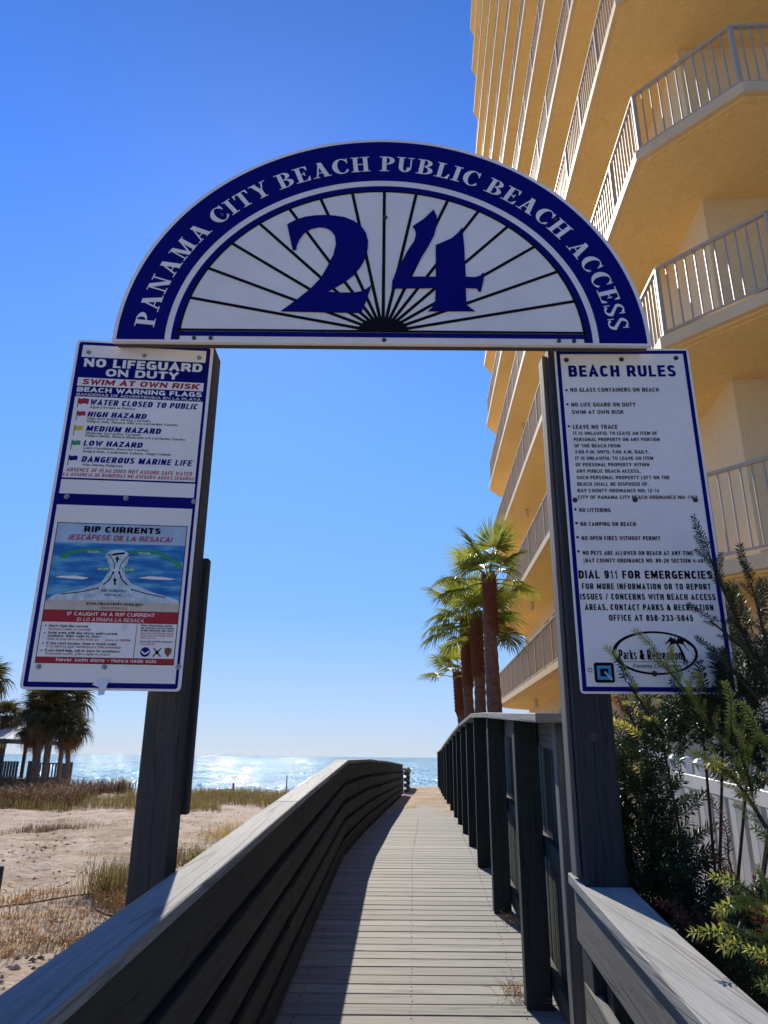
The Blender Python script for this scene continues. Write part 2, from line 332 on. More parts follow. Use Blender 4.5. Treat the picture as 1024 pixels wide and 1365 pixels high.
# ------------------------------------------------------------------ boardwalk
bw = thing('boardwalk', 'weathered grey plank boardwalk rising over the dune towards the sea', 'boardwalk', (0, 3, 0))
y = .4; PITCH = .1455
while y < 35.5:
    ym = y + PITCH / 2 - .004; sl = (zd(ym + .07) - zd(ym - .07)) / .14
    a = Vector((xl(ym) - .16, ym + .0, zd(ym) - .019)); e = Vector((max(xr(ym), .66 + .0265 * ym) + .26, ym - .05 * 1.6 * 0, zd(ym) - .019))
    j = random.uniform(-.0015, .0015); a.z += j; e.z += random.uniform(-.0015, .0015)
    me = MB().beam(a, e, PITCH - random.uniform(.009, .013), .038, up=(0, -sl, 1)).mesh('plank', .003)
    part('plank', me, M['deck'], bw); y += PITCH
scr = MB(); y = .4
while y < 14:
    for off in (.03, .5, .97):
        for dy in (.035, .105):
            x = xl(y) + .03 + off * (xr(y) - xl(y)) + random.uniform(-.006, .006); yy = y + dy + random.uniform(-.006, .006); scr.tube([(x, yy, zd(yy) - .001), (x, yy, zd(yy) + .0022)], .0045, 6)
    y += PITCH
part('screws', scr.mesh('screws'), M['darkbolt'], bw, kind='stuff')
for off in (.0, .5, 1.0):
    mb = MB()
    st = [.4, 7.3, 8.6, 11.8, 18, 26, 35.4]
    for a, e in zip(st, st[1:]):
        f = lambda q: (xl(q) + .02 + off * (xr(q) - xl(q) + .1), q, zd(q) - .045 - .09)
        mb.beam(f(a), f(e), .05, .17)
    part('joist', mb.mesh('joist'), M['rail'], bw)

def capboard(p0, p1, wd, th): return MB().beam(p0, p1, wd, th).mesh('cap', .004)
# left railing: near section to the kink, then four sections along the level walk
lr = thing('left_railing', 'low dark board railing with pale sunlit cap along the left edge of the boardwalk', 'railing', (-.6, 3, 0))
RH = 1.0
seg = [.2, 4.5, 8.6, 11.8, 14.9, 18.0, 22, 26.2]
for a, e in zip(seg, seg[1:]):
    g = .004
    wob = random.uniform(-.006, .006)
    c0 = Vector((xl(a) - .055, a + g, zd(a) + .997 - .019 + wob)); c1 = Vector((xl(e) - .055, e - g, zd(e) + .997 - .019 + wob))
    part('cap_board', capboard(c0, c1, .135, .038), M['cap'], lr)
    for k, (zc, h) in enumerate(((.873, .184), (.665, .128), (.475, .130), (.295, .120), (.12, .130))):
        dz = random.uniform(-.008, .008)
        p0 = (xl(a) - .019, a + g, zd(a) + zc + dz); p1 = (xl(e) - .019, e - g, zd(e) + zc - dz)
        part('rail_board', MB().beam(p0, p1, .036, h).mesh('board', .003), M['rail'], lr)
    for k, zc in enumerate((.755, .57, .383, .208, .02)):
        part('gap_backing', MB().beam((xl(a) - .056, a + g, zd(a) + zc), (xl(e) - .056, e - g, zd(e) + zc), .03, .15).mesh('board', .003), M['rail'], lr)  # dark strips added behind the gaps so they read as black shade
yy = .6
while yy < 26.3:
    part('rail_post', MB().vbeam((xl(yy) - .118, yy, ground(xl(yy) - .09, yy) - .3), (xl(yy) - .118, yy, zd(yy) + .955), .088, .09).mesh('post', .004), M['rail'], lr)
    yy += 1.18
# second far bit of railing turning outward where the walk ends
lf = thing('end_railing', 'short dark railing past the far end of the left railing near the beach', 'railing', (1.0, 29, .25))
for (xa, ya, xb, yb) in ((.80, 27.2, 1.08, 30.2), (1.08, 30.2, 1.22, 33.5)):
    za, zb = zd(ya) - .02, zd(yb) - .12
    part('cap_board', capboard((xa, ya, za + .87), (xb, yb, zb + .80), .14, .038), M['cap'], lf)
    for zc in (.72, .52, .32, .12):
        part('rail_board', MB().beam((xa, ya, za + zc), (xb, yb, zb + zc), .036, .13).mesh('b', .003), M['rail'], lf)
for xa, ya in ((.76, 27.3), (1.04, 30.2), (1.18, 33.4)):
    part('rail_post', MB().vbeam((xa - .03, ya, -.1), (xa - .03, ya, zd(ya) + .80), .09, .09).mesh('p', .004), M['rail'], lf)

# right privacy fence
FH = 1.5
rf = thing('privacy_fence', 'tall dark slatted privacy fence with square posts along the right edge of the boardwalk', 'fence', (.8, 4.4, 0))
py = [4.46, 6.33, 8.1, 9.66, 11.24, 12.9, 14.66, 16.98, 19.8, 22.5, 25.2, 27.9, 30.6, 33.3, 35.2]
for yv in py:
    part('fence_post', MB().vbeam((xr(yv) + .068, yv, ground(xr(yv), yv) - .3), (xr(yv) + .068, yv, zd(yv) + FH - .042), .136, .136, -.058 + random.uniform(-.03, .03)).mesh('post', .005), M['fence'], rf)
part('end_post', MB().vbeam((xr(3.42) + .10, 3.42, -.2), (xr(3.42) + .10, 3.42, zd(3.42) + FH - .02), .07, .085, -.05).mesh('p', .004), M['railr'], rf)
fs = [3.3] + [py[1]] + [8.1, 11.24, 14.66, 19.8, 25.2, 30.6, 35.3]
for a, e in zip(fs, fs[1:]):
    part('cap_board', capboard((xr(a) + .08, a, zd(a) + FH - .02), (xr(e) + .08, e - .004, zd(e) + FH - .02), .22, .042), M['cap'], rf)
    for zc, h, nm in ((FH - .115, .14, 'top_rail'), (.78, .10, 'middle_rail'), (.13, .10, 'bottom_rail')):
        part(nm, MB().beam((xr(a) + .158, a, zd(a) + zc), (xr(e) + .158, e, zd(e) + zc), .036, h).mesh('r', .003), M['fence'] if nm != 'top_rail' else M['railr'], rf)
pk = MB().vbeam((0, 0, 0), (0, 0, FH - .09), .030, .050).mesh('slat', .003); pk.materials.append(M['slatf'])
yy = 3.36
while yy < 23:
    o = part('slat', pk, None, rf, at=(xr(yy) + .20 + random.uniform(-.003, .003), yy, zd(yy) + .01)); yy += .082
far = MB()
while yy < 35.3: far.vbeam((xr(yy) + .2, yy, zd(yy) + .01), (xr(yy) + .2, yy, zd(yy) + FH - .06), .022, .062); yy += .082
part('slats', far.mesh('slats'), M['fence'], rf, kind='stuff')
# fence return behind the shrubs
rt = thing('return_fence', 'short dark green fence panel between the right sign post and the white picket fence', 'fence', (1.1, 6.6, .2))
xx = 1.20
while xx < 2.12:
    part('board', MB().vbeam((xx, 6.62, .1), (xx, 6.62, EYE + .08), .10, .022).mesh('b', .002), M['fence'], rt); xx += .106
part('rail', MB().beam((1.14, 6.66, 1.4), (2.15, 6.66, 1.4), .04, .09).mesh('b', .003), M['fence'], rt)
part('rail', MB().beam((1.14, 6.66, .5), (2.15, 6.66, .5), .04, .09).mesh('b', .003), M['fence'], rt)

# right near railing
rr = thing('right_railing', 'low grey board railing with sunlit cap in the right foreground beside the shrubs', 'railing', (.75, 2, 0))
def xri(y): return .558 + .0553 * y                     # inner edge of its cap
CR = EYE - .6
def capz(y): return CR + .0576 * y
poly = [(xri(.2), .2), (xri(3.115), 3.115), (xri(3.115) + .035, 3.115), (.738, 2.873), (.90, 2.873), (.845, 2.3), (xri(.2) + .15, .2)]
mb = MB(); i = 0; n_ = len(poly)
mb.v = [(x, y, capz(y) - .038) for x, y in poly] + [(x, y, capz(y)) for x, y in poly]
for f in [tuple(range(n_))[::-1], tuple(range(n_, 2 * n_))] + [(k, (k + 1) % n_, n_ + (k + 1) % n_, n_ + k) for k in range(n_)]:
    mb.f.append(f); mb.uv.append([(mb.v[q][1], mb.v[q][0] + mb.v[q][2]) for q in f])
part('cap_board', mb.mesh('cap', .003), M['cap'], rr)
for zc, h, yend in ((-.135, .184, 3.10), (-.41, .14, 3.03), (-.66, .14, 2.97)):
    f = lambda q: (xri(q) + .035, q, capz(q) + zc)
    part('rail_board', MB().beam(f(.2), f(yend), .036, h).mesh('b', .003), M['railr'], rr)
for yy in (.6, 1.75, 2.78):
    part('rail_post', MB().vbeam((xri(yy) + .10, yy, -.3), (xri(yy) + .10, yy, capz(yy) - .04), .09, .09, -.055).mesh('p', .004), M['rail'], rr)

# ------------------------------------------------------------------ the gateway: two posts and an arch board
SGY = 2.845
pl = thing('sign_post', 'thick grey timber post on the left holding up the lifeguard sign and the arch', 'post', (-.84, 2.95, -.3), 'timber posts of the gateway')
b1 = MB().vbeam((-.848, 2.985, -.4), (-.862, 2.985, 3.30), .139, .139).mesh('post', .005)
part('timber', b1, M['post'], pl)
part('back_strip', MB().vbeam((-.800, 3.079, 1.28), (-.803, 3.079, 2.32), .075, .044).mesh('s', .004), M['post'], pl)
pr = thing('sign_post', 'thick slate grey timber post on the right holding up the beach rules sign', 'post', (.82, 2.95, -.3), 'timber posts of the gateway')
part('timber', MB().vbeam((.817, 2.965, -.4), (.823, 2.965, 3.30), .150, .139).mesh('post', .005), M['postr'], pr)
part('sunlit_side_strip', MB().vbeam((.7325, 2.985, 1.085), (.7395, 2.985, 3.28), .018, .08).mesh('s', .003), M['railr'], pr)  # lighter wood strip stands in for sunlight on the post's left face
for p_, x_ in ((pl, -.845), (pr, .815)):
    mb = MB(); yb = 2.915 if x_ < 0 else 2.8955
    mb.tube([(x_, yb + .003, EYE + .08 + (.0)), (x_, yb - .001, EYE + .08)], .016, 14)
    part('washer', mb.mesh('w'), M['galv' if False else 'darkbolt'], p_)

# ---- text machinery
def _arc(cx, cy, rx, ry, a0, a1, n=10, p=.72):
    out = []
    for k in range(n + 1):
        a = R(a0 + (a1 - a0) * k / n); c, q = math.cos(a), math.sin(a)
        out.append((cx + rx * math.copysign(abs(c) ** p, c), cy + ry * math.copysign(abs(q) ** p, q)))
    return out
def _L(*v): return [(v[k], v[k + 1]) for k in range(0, len(v), 2)]
X = .70
def _shift(ps, dx=0, dy=0): return [[(x + dx, y + dy) for x, y in p] for p in ps]
GL = {   # letter: (width relative to cap height at normal set, strokes on the unit square)
 'A': (.80, [_L(0, 0, .5, 1, 1, 0), _L(.18, .27, .82, .27)]), 'B': (.74, [_L(0, .52, 0, 1, .55, 1) + _arc(.62, .76, .33, .24, 90, -90, 8) + _L(0, .52), _L(0, .52, 0, 0, .6, 0) + _arc(.64, .26, .36, .26, -90, 90, 8)[1:]]),
 'C': (.72, [_arc(.5, .5, .5, .5, 40, 320, 18)]), 'D': (.76, [_L(.0, 0, .0, 1, .45, 1) + _arc(.5, .5, .5, .5, 90, -90, 12) + _L(0, 0)]), 'E': (.64, [_L(1, 1, 0, 1, 0, 0, 1, 0), _L(.05, .51, .9, .51)]), 'F': (.60, [_L(1, 1, 0, 1, 0, 0), _L(.05, .49, .85, .49)]),
 'G': (.76, [_arc(.5, .5, .5, .5, 42, 270, 16) + _L(1, 0, 1, .44, .58, .44)]), 'H': (.76, [_L(0, 0, 0, 1), _L(1, 0, 1, 1), _L(.05, .5, .95, .5)]), 'I': (.26, [_L(.5, 0, .5, 1)]), 'J': (.6, [_L(1, 1, 1, .4) + _arc(.5, .32, .5, .32, 0, -180, 9)]),
 'K': (.76, [_L(0, 0, 0, 1), _L(1, 1, .16, .40), _L(.36, .56, 1, 0)]), 'L': (.60, [_L(0, 1, 0, 0, 1, 0)]), 'M': (1.0, [_L(0, 0, 0, 1), _L(1, 0, 1, 1), _L(.04, .95, .5, .18, .96, .95)]), 'N': (.80, [_L(0, 0, 0, 1), _L(1, 0, 1, 1), _L(.02, .93, .98, .07)]),
 'O': (.78, [_arc(.5, .5, .5, .5, 90, 450, 22)]), 'P': (.70, [_L(0, 0, 0, 1, .55, 1) + _arc(.6, .71, .4, .29, 90, -90, 9) + _L(.1, .42)]), 'Q': (.78, [_arc(.5, .5, .5, .5, 90, 450, 22), _L(.6, .3, 1, -.05)]),
 'R': (.76, [_L(0, 0, 0, 1, .55, 1) + _arc(.6, .72, .36, .28, 90, -90, 9) + _L(.1, .44), _L(.58, .42, 1, 0)]), 'S': (.70, [_arc(.5, .76, .46, .24, 20, 180, 10) + _L(.06, .66, .28, .53, .72, .47, .97, .34)[1:] + _arc(.5, .25, .5, .25, 0, -160, 10)]),
 'T': (.68, [_L(0, 1, 1, 1), _L(.5, .97, .5, 0)]), 'U': (.76, [_L(0, 1, 0, .42) + _arc(.5, .38, .5, .38, 180, 360, 12) + _L(1, 1)]), 'V': (.76, [_L(0, 1, .5, 0, 1, 1)]), 'W': (1.05, [_L(0, 1, .25, 0, .5, .85, .75, 0, 1, 1)]),
 'X': (.76, [_L(0, 0, 1, 1), _L(0, 1, 1, 0)]), 'Y': (.74, [_L(0, 1, .5, .45, 1, 1), _L(.5, .5, .5, 0)]), 'Z': (.68, [_L(0, 1, 1, 1, 0, 0, 1, 0)]),
 '0': (.66, [_arc(.5, .5, .5, .5, 90, 450, 20)]), '1': (.42, [_L(.15, .76, .75, 1, .75, 0)]), '2': (.66, [_arc(.5, .72, .48, .28, 170, -10, 10) + _L(.9, .5, 0, 0, 1, 0)]), '3': (.66, [_arc(.48, .76, .44, .24, 165, -80, 10) + _L(.4, .53)[:1], _L(.4, .53, .55, .52) + _arc(.5, .26, .5, .26, 80, -165, 10)]),
 '4': (.68, [_L(.75, 0, .75, 1, 0, .28, 1, .28)]), '5': (.66, [_L(.92, 1, .14, 1, .06, .52) + _arc(.5, .32, .5, .32, 120, -165, 12)]), '6': (.66, [_arc(.5, .5, .5, .5, 45, 180, 8) + _arc(.5, .30, .5, .30, 180, 530, 16)[1:]]), '7': (.62, [_L(0, 1, 1, 1, .35, 0)]),
 '8': (.66, [_arc(.5, .76, .44, .24, -90, 270, 14), _arc(.5, .26, .5, .26, 90, 450, 14)]), '9': (.66, [_arc(.5, .5, .5, .5, 225, 360, 8) + _arc(.5, .70, .5, .30, 0, 350, 16)[1:]]),
 '.': (.22, [_L(.5, .0, .5, .10)]), ',': (.24, [_L(.6, .1, .3, -.15)]), ':': (.24, [_L(.5, .0, .5, .10), _L(.5, .52, .5, .62)]), '-': (.42, [_L(.05, .42, .95, .42)]), '/': (.50, [_L(0, -.05, 1, 1.05)]), "'": (.2, [_L(.5, 1, .5, .72)]), '!': (.26, [_L(.5, 1, .5, .32), _L(.5, 0, .5, .08)]), '¡': (.26, [_L(.5, .68, .5, -.1), _L(.5, .92, .5, 1)]),
 '(': (.34, [_arc(1, .45, .9, .62, 110, 250, 8)]), ')': (.34, [_arc(0, .45, .9, .62, 70, -70, 8)]), '&': (.86, [_L(1, 0, .22, .70) + _arc(.42, .80, .22, .20, 190, -20, 8) + _L(.55, .56, .12, .42) + _arc(.36, .23, .36, .23, 150, 330, 8) + _L(.95, .45)]),
 'a': (.58, [_L(.95, 0, .95, X * .62) + _arc(.5, X * .66, .45, X * .34, 0, 160, 7), _L(.95, X * .55, .4, X * .55) + _arc(.42, X * .28, .40, X * .28, 100, 260, 7) + _L(.95, .06)]), 'b': (.6, [_L(0, 1, 0, 0, .45, 0) + _arc(.5, X / 2, .5, X / 2, -90, 90, 10) + _L(.05, X)]), 'c': (.54, [_arc(.5, X / 2, .5, X / 2, 45, 315, 12)]), 'd': (.6, [_L(1, 1, 1, 0, .55, 0) + _arc(.5, X / 2, .5, X / 2, 270, 90, 10) + _L(.95, X)]),
 'e': (.58, [_L(.03, X * .47, 1, X * .47) + _arc(.5, X / 2, .5, X / 2, 10, 315, 14)]), 'f': (.38, [_arc(1, .78, .6, .22, 90, 180, 5) + _L(.4, 0), _L(0, X, .95, X)]), 'g': (.6, [_L(1, X * .9, .5, X) + _arc(.5, X / 2, .5, X / 2, 90, 270, 9) + _L(.95, .03), _L(1, X, 1, -.12) + _arc(.5, -.1, .5, .18, 0, -160, 8)]), 'h': (.58, [_L(0, 1, 0, 0), _L(.05, X * .85) + _arc(.5, X * .6, .5, X * .4, 120, 0, 7) + _L(1, 0)]),
 'i': (.2, [_L(.5, X, .5, 0), _L(.5, .9, .5, 1)]), 'j': (.26, [_L(.7, X, .7, -.1, .0, -.25), _L(.7, .9, .7, 1)]), 'k': (.56, [_L(0, 1, 0, 0), _L(.95, X, .15, .28), _L(.4, .42, 1, 0)]), 'l': (.2, [_L(.5, 1, .5, 0)]), 'm': (.9, [_L(0, X, 0, 0), _L(.03, X * .8) + _arc(.27, X * .6, .23, X * .4, 120, 0, 6) + _L(.5, 0), _L(.52, X * .8) + _arc(.77, X * .6, .23, X * .4, 120, 0, 6) + _L(1, 0)]),
 'n': (.58, [_L(0, X, 0, 0), _L(.05, X * .85) + _arc(.5, X * .6, .5, X * .4, 120, 0, 7) + _L(1, 0)]), 'o': (.6, [_arc(.5, X / 2, .5, X / 2, 90, 450, 16)]), 'p': (.6, [_L(0, X, 0, -.3), _L(.05, 0, .45, 0) + _arc(.5, X / 2, .5, X / 2, -90, 90, 10) + _L(.05, X)]), 'q': (.6, [_L(1, X, 1, -.3), _L(.95, 0, .55, 0) + _arc(.5, X / 2, .5, X / 2, 270, 90, 10) + _L(.95, X)]),
 'r': (.4, [_L(.05, X, .05, 0), _L(.08, X * .7) + _arc(.9, X * .5, .8, X * .5, 150, 90, 4)]), 's': (.52, [_arc(.5, X * .75, .44, X * .25, 25, 180, 7) + _L(.3, X * .55, .75, X * .45) + _arc(.5, X * .25, .48, X * .25, 0, -155, 7)]), 't': (.38, [_L(.4, .95, .4, .18) + _arc(.9, .18, .5, .18, 180, 270, 4), _L(0, X, .95, X)]), 'u': (.58, [_L(0, X, 0, .3) + _arc(.5, .28, .5, .28, 180, 340, 7) + _L(1, X * .3), _L(1, X, 1, 0)]),
 'v': (.56, [_L(0, X, .5, 0, 1, X)]), 'w': (.84, [_L(0, X, .25, 0, .5, X * .85, .75, 0, 1, X)]), 'x': (.56, [_L(0, 0, 1, X), _L(0, X, 1, 0)]), 'y': (.56, [_L(0, X, .5, .05), _L(1, X, .35, -.28)]), 'z': (.52, [_L(0, X, 1, X, 0, 0, 1, 0)]),
}
for a_, b_c, hh in (('á', 'a', 0), ('é', 'e', 0), ('í', 'i', 0), ('ó', 'o', 0), ('Á', 'A', .28)):
    w_, p_ = GL[b_c]; GL[a_] = (w_, (p_[:1] if b_c == 'i' else p_) + [_L(.42, .86 + hh, .68, 1.04 + hh)])
def stroke(pts, hw):
    """mitred ribbon along a polyline already in final units"""
    P_ = [Vector(p) for p in pts]; closed = (P_[0] - P_[-1]).length < 1e-4
    if closed: P_ = P_[:-1]
    n = len(P_); le, ri = [], []
    for k in range(n):
        a = P_[k - 1] if (k > 0 or closed) else None; c = P_[(k + 1) % n] if (k < n - 1 or closed) else None
        d0 = (P_[k] - a).normalized() if a is not None else None; d1 = (c - P_[k]).normalized() if c is not None else None
        if d0 is None: d0 = d1
        if d1 is None: d1 = d0
        t_ = d0 + d1
        if t_.length < 1e-6: t_ = d1
        t_.normalize(); nn_ = Vector((-t_.y, t_.x)); m_ = hw / max(.38, nn_.dot(Vector((-d1.y, d1.x))))
        le.append(P_[k] + nn_ * m_); ri.append(P_[k] - nn_ * m_)
    if not closed:
        pass
    out = []
    for k in range(n if closed else n - 1): k2 = (k + 1) % n; out.append([tuple(le[k]), tuple(le[k2]), tuple(ri[k2]), tuple(ri[k])])
    return out
def lettering(txt, width, h, weight, italic):
    """quads in mm: (level, points); weight = stroke width / cap height"""
    th = weight * h; sp = .16 * h; nat = 0; ws = []
    for c in txt: ws.append(.30 if c == ' ' else GL[c][0])
    k_ = (width - sp * (len(txt) - 1)) / sum(ws)           # mm per width unit
    if k_ < .45 * h: sp = max(.05 * h, th * .32); k_ = (width - sp * (len(txt) - 1)) / sum(ws)
    x = 0; out = []
    for c, w_ in zip(txt, ws):
        W_ = w_ * k_
        if c != ' ':
            tl = min(th, W_ * (.42 if w_ > .3 else .95))
            for lv, pth in enumerate(GL[c][1]):
                pts = []
                ry = .66 if weight > .3 else .82
                for px_, py_ in pth: pts.append((x + tl / 2 + px_ * max(.01, W_ - tl), (tl * .5 * ry + py_ * (h - tl * ry)) / ry))
                if len(pts) >= 2 and (Vector(pts[0]) - Vector(pts[-1])).length > 1e-3:      # square ends that reach the cap line and baseline
                    for e0, e1 in ((0, 1), (-1, -2)):
                        a_, b__ = Vector(pts[e0]), Vector(pts[e1]); d_ = (a_ - b__)
                        if d_.length > 1e-6: pts[e0] = tuple(a_ + d_.normalized() * tl * (.5 if c not in 'CGSacegs2356' else .12))
                for q in stroke(pts, tl / 2 * ((1.1 if lv == 2 else .82) if c in 'NM' else 1)): out.append((lv, [(a + italic * b2 * ry, b2 * ry) for a, b2 in q]))
        x += W_ + sp
    return out
class Sign:
    """flat sign: u to the right, v down from the top left corner in millimetres"""
    def __init__(s, o, psi, W, H): s.o = Vector(o); s.r = Vector((math.cos(psi), math.sin(psi), 0)); s.n = Vector((math.sin(psi), -math.cos(psi), 0)); s.W = W; s.H = H
    def P(s, u, v, d=0): return s.o + s.r * (u * .001) + Vector((0, 0, -v * .001)) + s.n * d
    def shape(s, name, polys, mat, par, d, label=None, kind=None):
        mb = MB()
        for p in polys: mb.poly([s.P(u, v, d) for u, v in p])
        return part(name, mb.mesh(name), mat, par, label=label, kind=kind)
    def slab(s, name, p, mat, par, d0, d1):
        mb = MB(); n = len(p); mb.v = [tuple(s.P(u, v, d0)) for u, v in p] + [tuple(s.P(u, v, d1)) for u, v in p]
        mb.f = [tuple(range(n)), tuple(range(n, 2 * n))] + [(k, (k + 1) % n, n + (k + 1) % n, n + k) for k in range(n)]; mb.uv = [[(0, 0)] * len(f) for f in mb.f]
        return part(name, mb.mesh(name), mat, par)
    def text(s, name, txt, u0, u1, v, h, mat, par, d, italic=0, bold=.03):
        wt = .36 if bold >= .06 else (.25 if h > 30 else .215) if bold >= .045 else .20 if bold >= .03 else .15
        it = .18 if italic else 0; mb = MB()
        for lv, q in lettering(txt, (u1 - u0) - it * h * .6, h, wt, it): mb.poly([s.P(u0 + a, v - b2, d + lv * .00006) for a, b2 in q])
        return part(name, mb.mesh(name), mat, par)
    def bolt(s, u, v, par, mat, r=.011):
        mb = MB(); c = s.P(u, v, 0)
        mb.tube([c, c + s.n * .003], r, 12); mb.tube([c + s.n * .003, c + s.n * .008, c + s.n * .011], [r * .62, r * .6, r * .3], 8)
        part('bolt', mb.mesh('bolt'), mat, par)
def rrect(u0, v0, u1, v1, r, n=5):
    out = []
    for cx, cy, a0 in ((u1 - r, v0 + r, -90), (u1 - r, v1 - r, 0), (u0 + r, v1 - r, 90), (u0 + r, v0 + r, 180)):
        for k in range(n + 1): a = R(a0 + 90 * k / n); out.append((cx + r * math.cos(a), cy + r * math.sin(a)))
    return out
def rect(u0, v0, u1, v1): return [(u0, v0), (u1, v0), (u1, v1), (u0, v1)]
def framepolys(a, b):   # rectangles a outer, b inner
    return [rect(a[0], a[1], a[2], b[1]), rect(a[0], b[3], a[2], a[3]), rect(a[0], b[1], b[0], b[3]), rect(b[2], b[1], a[2], b[3])]

# ---- left sign
S = Sign((-1.397, 2.844, EYE + 1.781), .081, 610, 1545)
ls = thing('lifeguard_sign', 'tall white and navy sign reading NO LIFEGUARD ON DUTY with rip current poster below', 'sign', S.P(305, 1545))
S.slab('panel', rrect(0, 0, 610, 1545, 18), M['white'], ls, -.004, 0)
S.shape('navy_field', [rrect(12, 10, 597, 1536, 10)], M['navy'], ls, .0006)
S.shape('blank_strip', [rect(30, 26, 579, 87)], M['white'], ls, .0012)
S.shape('red_text_strip', [rect(31, 191, 581, 233)], M['white'], ls, .0012)
S.shape('flag_panel', [rect(31, 285, 585, 669)], M['white'], ls, .0012)
S.shape('blank_strip', [rect(30, 677, 587, 741)], M['white'], ls, .0012)
S.shape('lower_panel', [rect(29, 791, 586, 1516)], M['white'], ls, .0012)
D = .0018
for txt, a, e, v, h, mt, it, bo in (
    ('NO LIFEGUARD', 45, 568, 136, 42, 'white', 0, .06), ('ON DUTY', 147, 466, 180, 37, 'white', 0, .06),
    ('SWIM AT OWN RISK', 50, 563, 225, 28, 'red', .25, .06), ('BEACH WARNING FLAGS', 34, 578, 262, 23, 'white', 0, .06),
    ('BANDERAS DE ADVERTENSIA EN LA PLAYA', 36, 575, 281, 12, 'white', 0, .04),
    ('WATER CLOSED TO PUBLIC', 97, 566, 324, 27, 'bluetxt', .25, .06), ('Agua Cerrada al Publico', 100, 295, 340, 11, 'black', .25, .04),
    ('HIGH HAZARD', 95, 349, 382, 25, 'bluetxt', .25, .06), ('High Surf and/or Strong Currents', 97, 367, 396, 11, 'black', .25, .035), ('Peligro Alto, Resaca Alta y/o Corrientes Fuertes', 97, 488, 410, 11, 'black', .25, .035),
    ('MEDIUM HAZARD', 98, 419, 451, 26, 'bluetxt', .25, .06), ('Moderate Surf and/or Currents', 100, 333, 465, 11, 'black', .25, .035), ('Peligro Medio, Resaca Moderada y/o Corrientes Fuertes', 99, 525, 478, 11, 'black', .25, .035),
    ('LOW HAZARD', 97, 348, 520, 25, 'bluetxt', .25, .06), ('Calm Conditions, Exercise Caution', 99, 375, 536, 11, 'black', .25, .035), ('Peligro Bajo, Condiciones Calmas, Tenga Cuidado', 100, 472, 552, 11, 'black', .25, .035),
    ('DANGEROUS MARINE LIFE', 99, 566, 596, 27, 'bluetxt', .25, .06), ('Vida Marina Peligrosa', 105, 275, 614, 11, 'black', .25, .035),
    ('ABSENCE OF FLAG DOES NOT ASSURE SAFE WATER', 44, 571, 641, 17, 'red', .25, .03), ('LA AUSENCIA DE BANDERAS NO ASEGURA AGUAS SEGURAS', 33, 582, 662, 16, 'red', .25, .03)):
    S.text('lettering', txt, a, e, v, h, M[mt], ls, D, it, bo)
for (u, v), mt, bg_ in (((46, 294), 'red', 1.25), ((49, 357), 'red', 1), ((48, 427), 'yellow', 1), ((47, 497), 'green', 1), ((45, 568), 'bluetxt', 1)):
    fl = [(u + 3, v), (u + 14, v + 3), (u + 26, v - 1), (u + 38 * bg_, v + 2), (u + 37 * bg_, v + 22 * bg_), (u + 26, v + 20 * bg_), (u + 14, v + 24 * bg_), (u + 3, v + 20 * bg_)]
    S.shape('printed_flag', [fl], M[mt], ls, D); S.shape('printed_flagpole', [rect(u, v - 3, u + 3, v + 46)], M['black'], ls, D)
# poster
ps = S.slab('poster', rect(43, 869, 574, 1445), M['white'], ls, .0013, .0022); D = .0028
def PS(name, polys, mat, d=D): return S.shape(name, polys, M[mat], ps, d)
PS('poster_edge', framepolys((43, 869, 574, 1445), (46, 872, 571, 1442)), 'black')
PS('printed_sky', [rect(46, 872, 571, 978)], 'skyprint', .0024)
PS('printed_sea', [rect(46, 955, 571, 1210)], 'sea_print', .0026)
PS('printed_beach', [[(46, 1200), (120, 1188), (200, 1182), (308, 1186), (420, 1182), (500, 1186), (571, 1190), (571, 1234), (46, 1234)]], 'sandprint', .0029)
fo = [(273, 985), (262, 992), (258, 1003), (253, 1011), (268, 1022), (266, 1034), (276, 1045), (275, 1058), (284, 1069), (270, 1085), (262, 1105), (252, 1120), (215, 1134), (180, 1150), (130, 1160), (79, 1172), (50, 1196), (120, 1196), (308, 1192), (480, 1196), (571, 1200), (566, 1185), (500, 1166), (470, 1158), (419, 1138), (375, 1122), (351, 1099), (340, 1078), (337, 1050), (348, 1036), (346, 1020), (355, 1007), (344, 992), (325, 983), (300, 979)]
PS('printed_foam', [fo], 'foam', .0032)
PS('printed_wave', [[(69, 1102), (90, 1096), (150, 1094), (202, 1101), (180, 1108), (120, 1106)]], 'white'); PS('printed_wave', [[(398, 1097), (440, 1088), (500, 1090), (548, 1097), (520, 1102), (450, 1101)]], 'white')
def arc_arrow(pts, w, mat, name='printed_arrow'):
    P_ = []
    for i in range(len(pts) - 1):
        a, b2 = Vector(pts[i]), Vector(pts[i + 1]); d = (b2 - a).normalized(); n2 = Vector((-d.y, d.x)) * w / 2
        last = i == len(pts) - 2
        P_.append([tuple(a + n2), tuple(b2 + n2), tuple(b2 - n2), tuple(a - n2)])
        if last: P_.append([tuple(b2 + n2 * 2.6), tuple(b2 + d * w * 2.2), tuple(b2 - n2 * 2.6)])
    PS(name, P_, mat, .0036)
arc_arrow([(260, 990), (220, 984), (162, 986), (120, 996), (98, 1008)], 13, 'green'); arc_arrow([(351, 990), (410, 984), (473, 992), (520, 1012), (546, 1034)], 13, 'green')
arc_arrow([(102, 1171), (180, 1160), (240, 1144)], 4, 'black'); arc_arrow([(513, 1175), (440, 1162), (380, 1146)], 4, 'black')
arc_arrow([(262, 1128), (284, 1108), (294, 1080)], 5, 'black'); arc_arrow([(358, 1128), (332, 1105), (320, 1078)], 5, 'black')
arc_arrow([(298, 1062), (296, 1040), (284, 1020), (270, 1004)], 3.4, 'black'); arc_arrow([(318, 1062), (322, 1040), (334, 1020), (348, 1004)], 3.4, 'black')
arc_arrow([(308, 1128), (306, 1112)], 7, 'black'); arc_arrow([(305, 1034), (304, 1022)], 7, 'black')
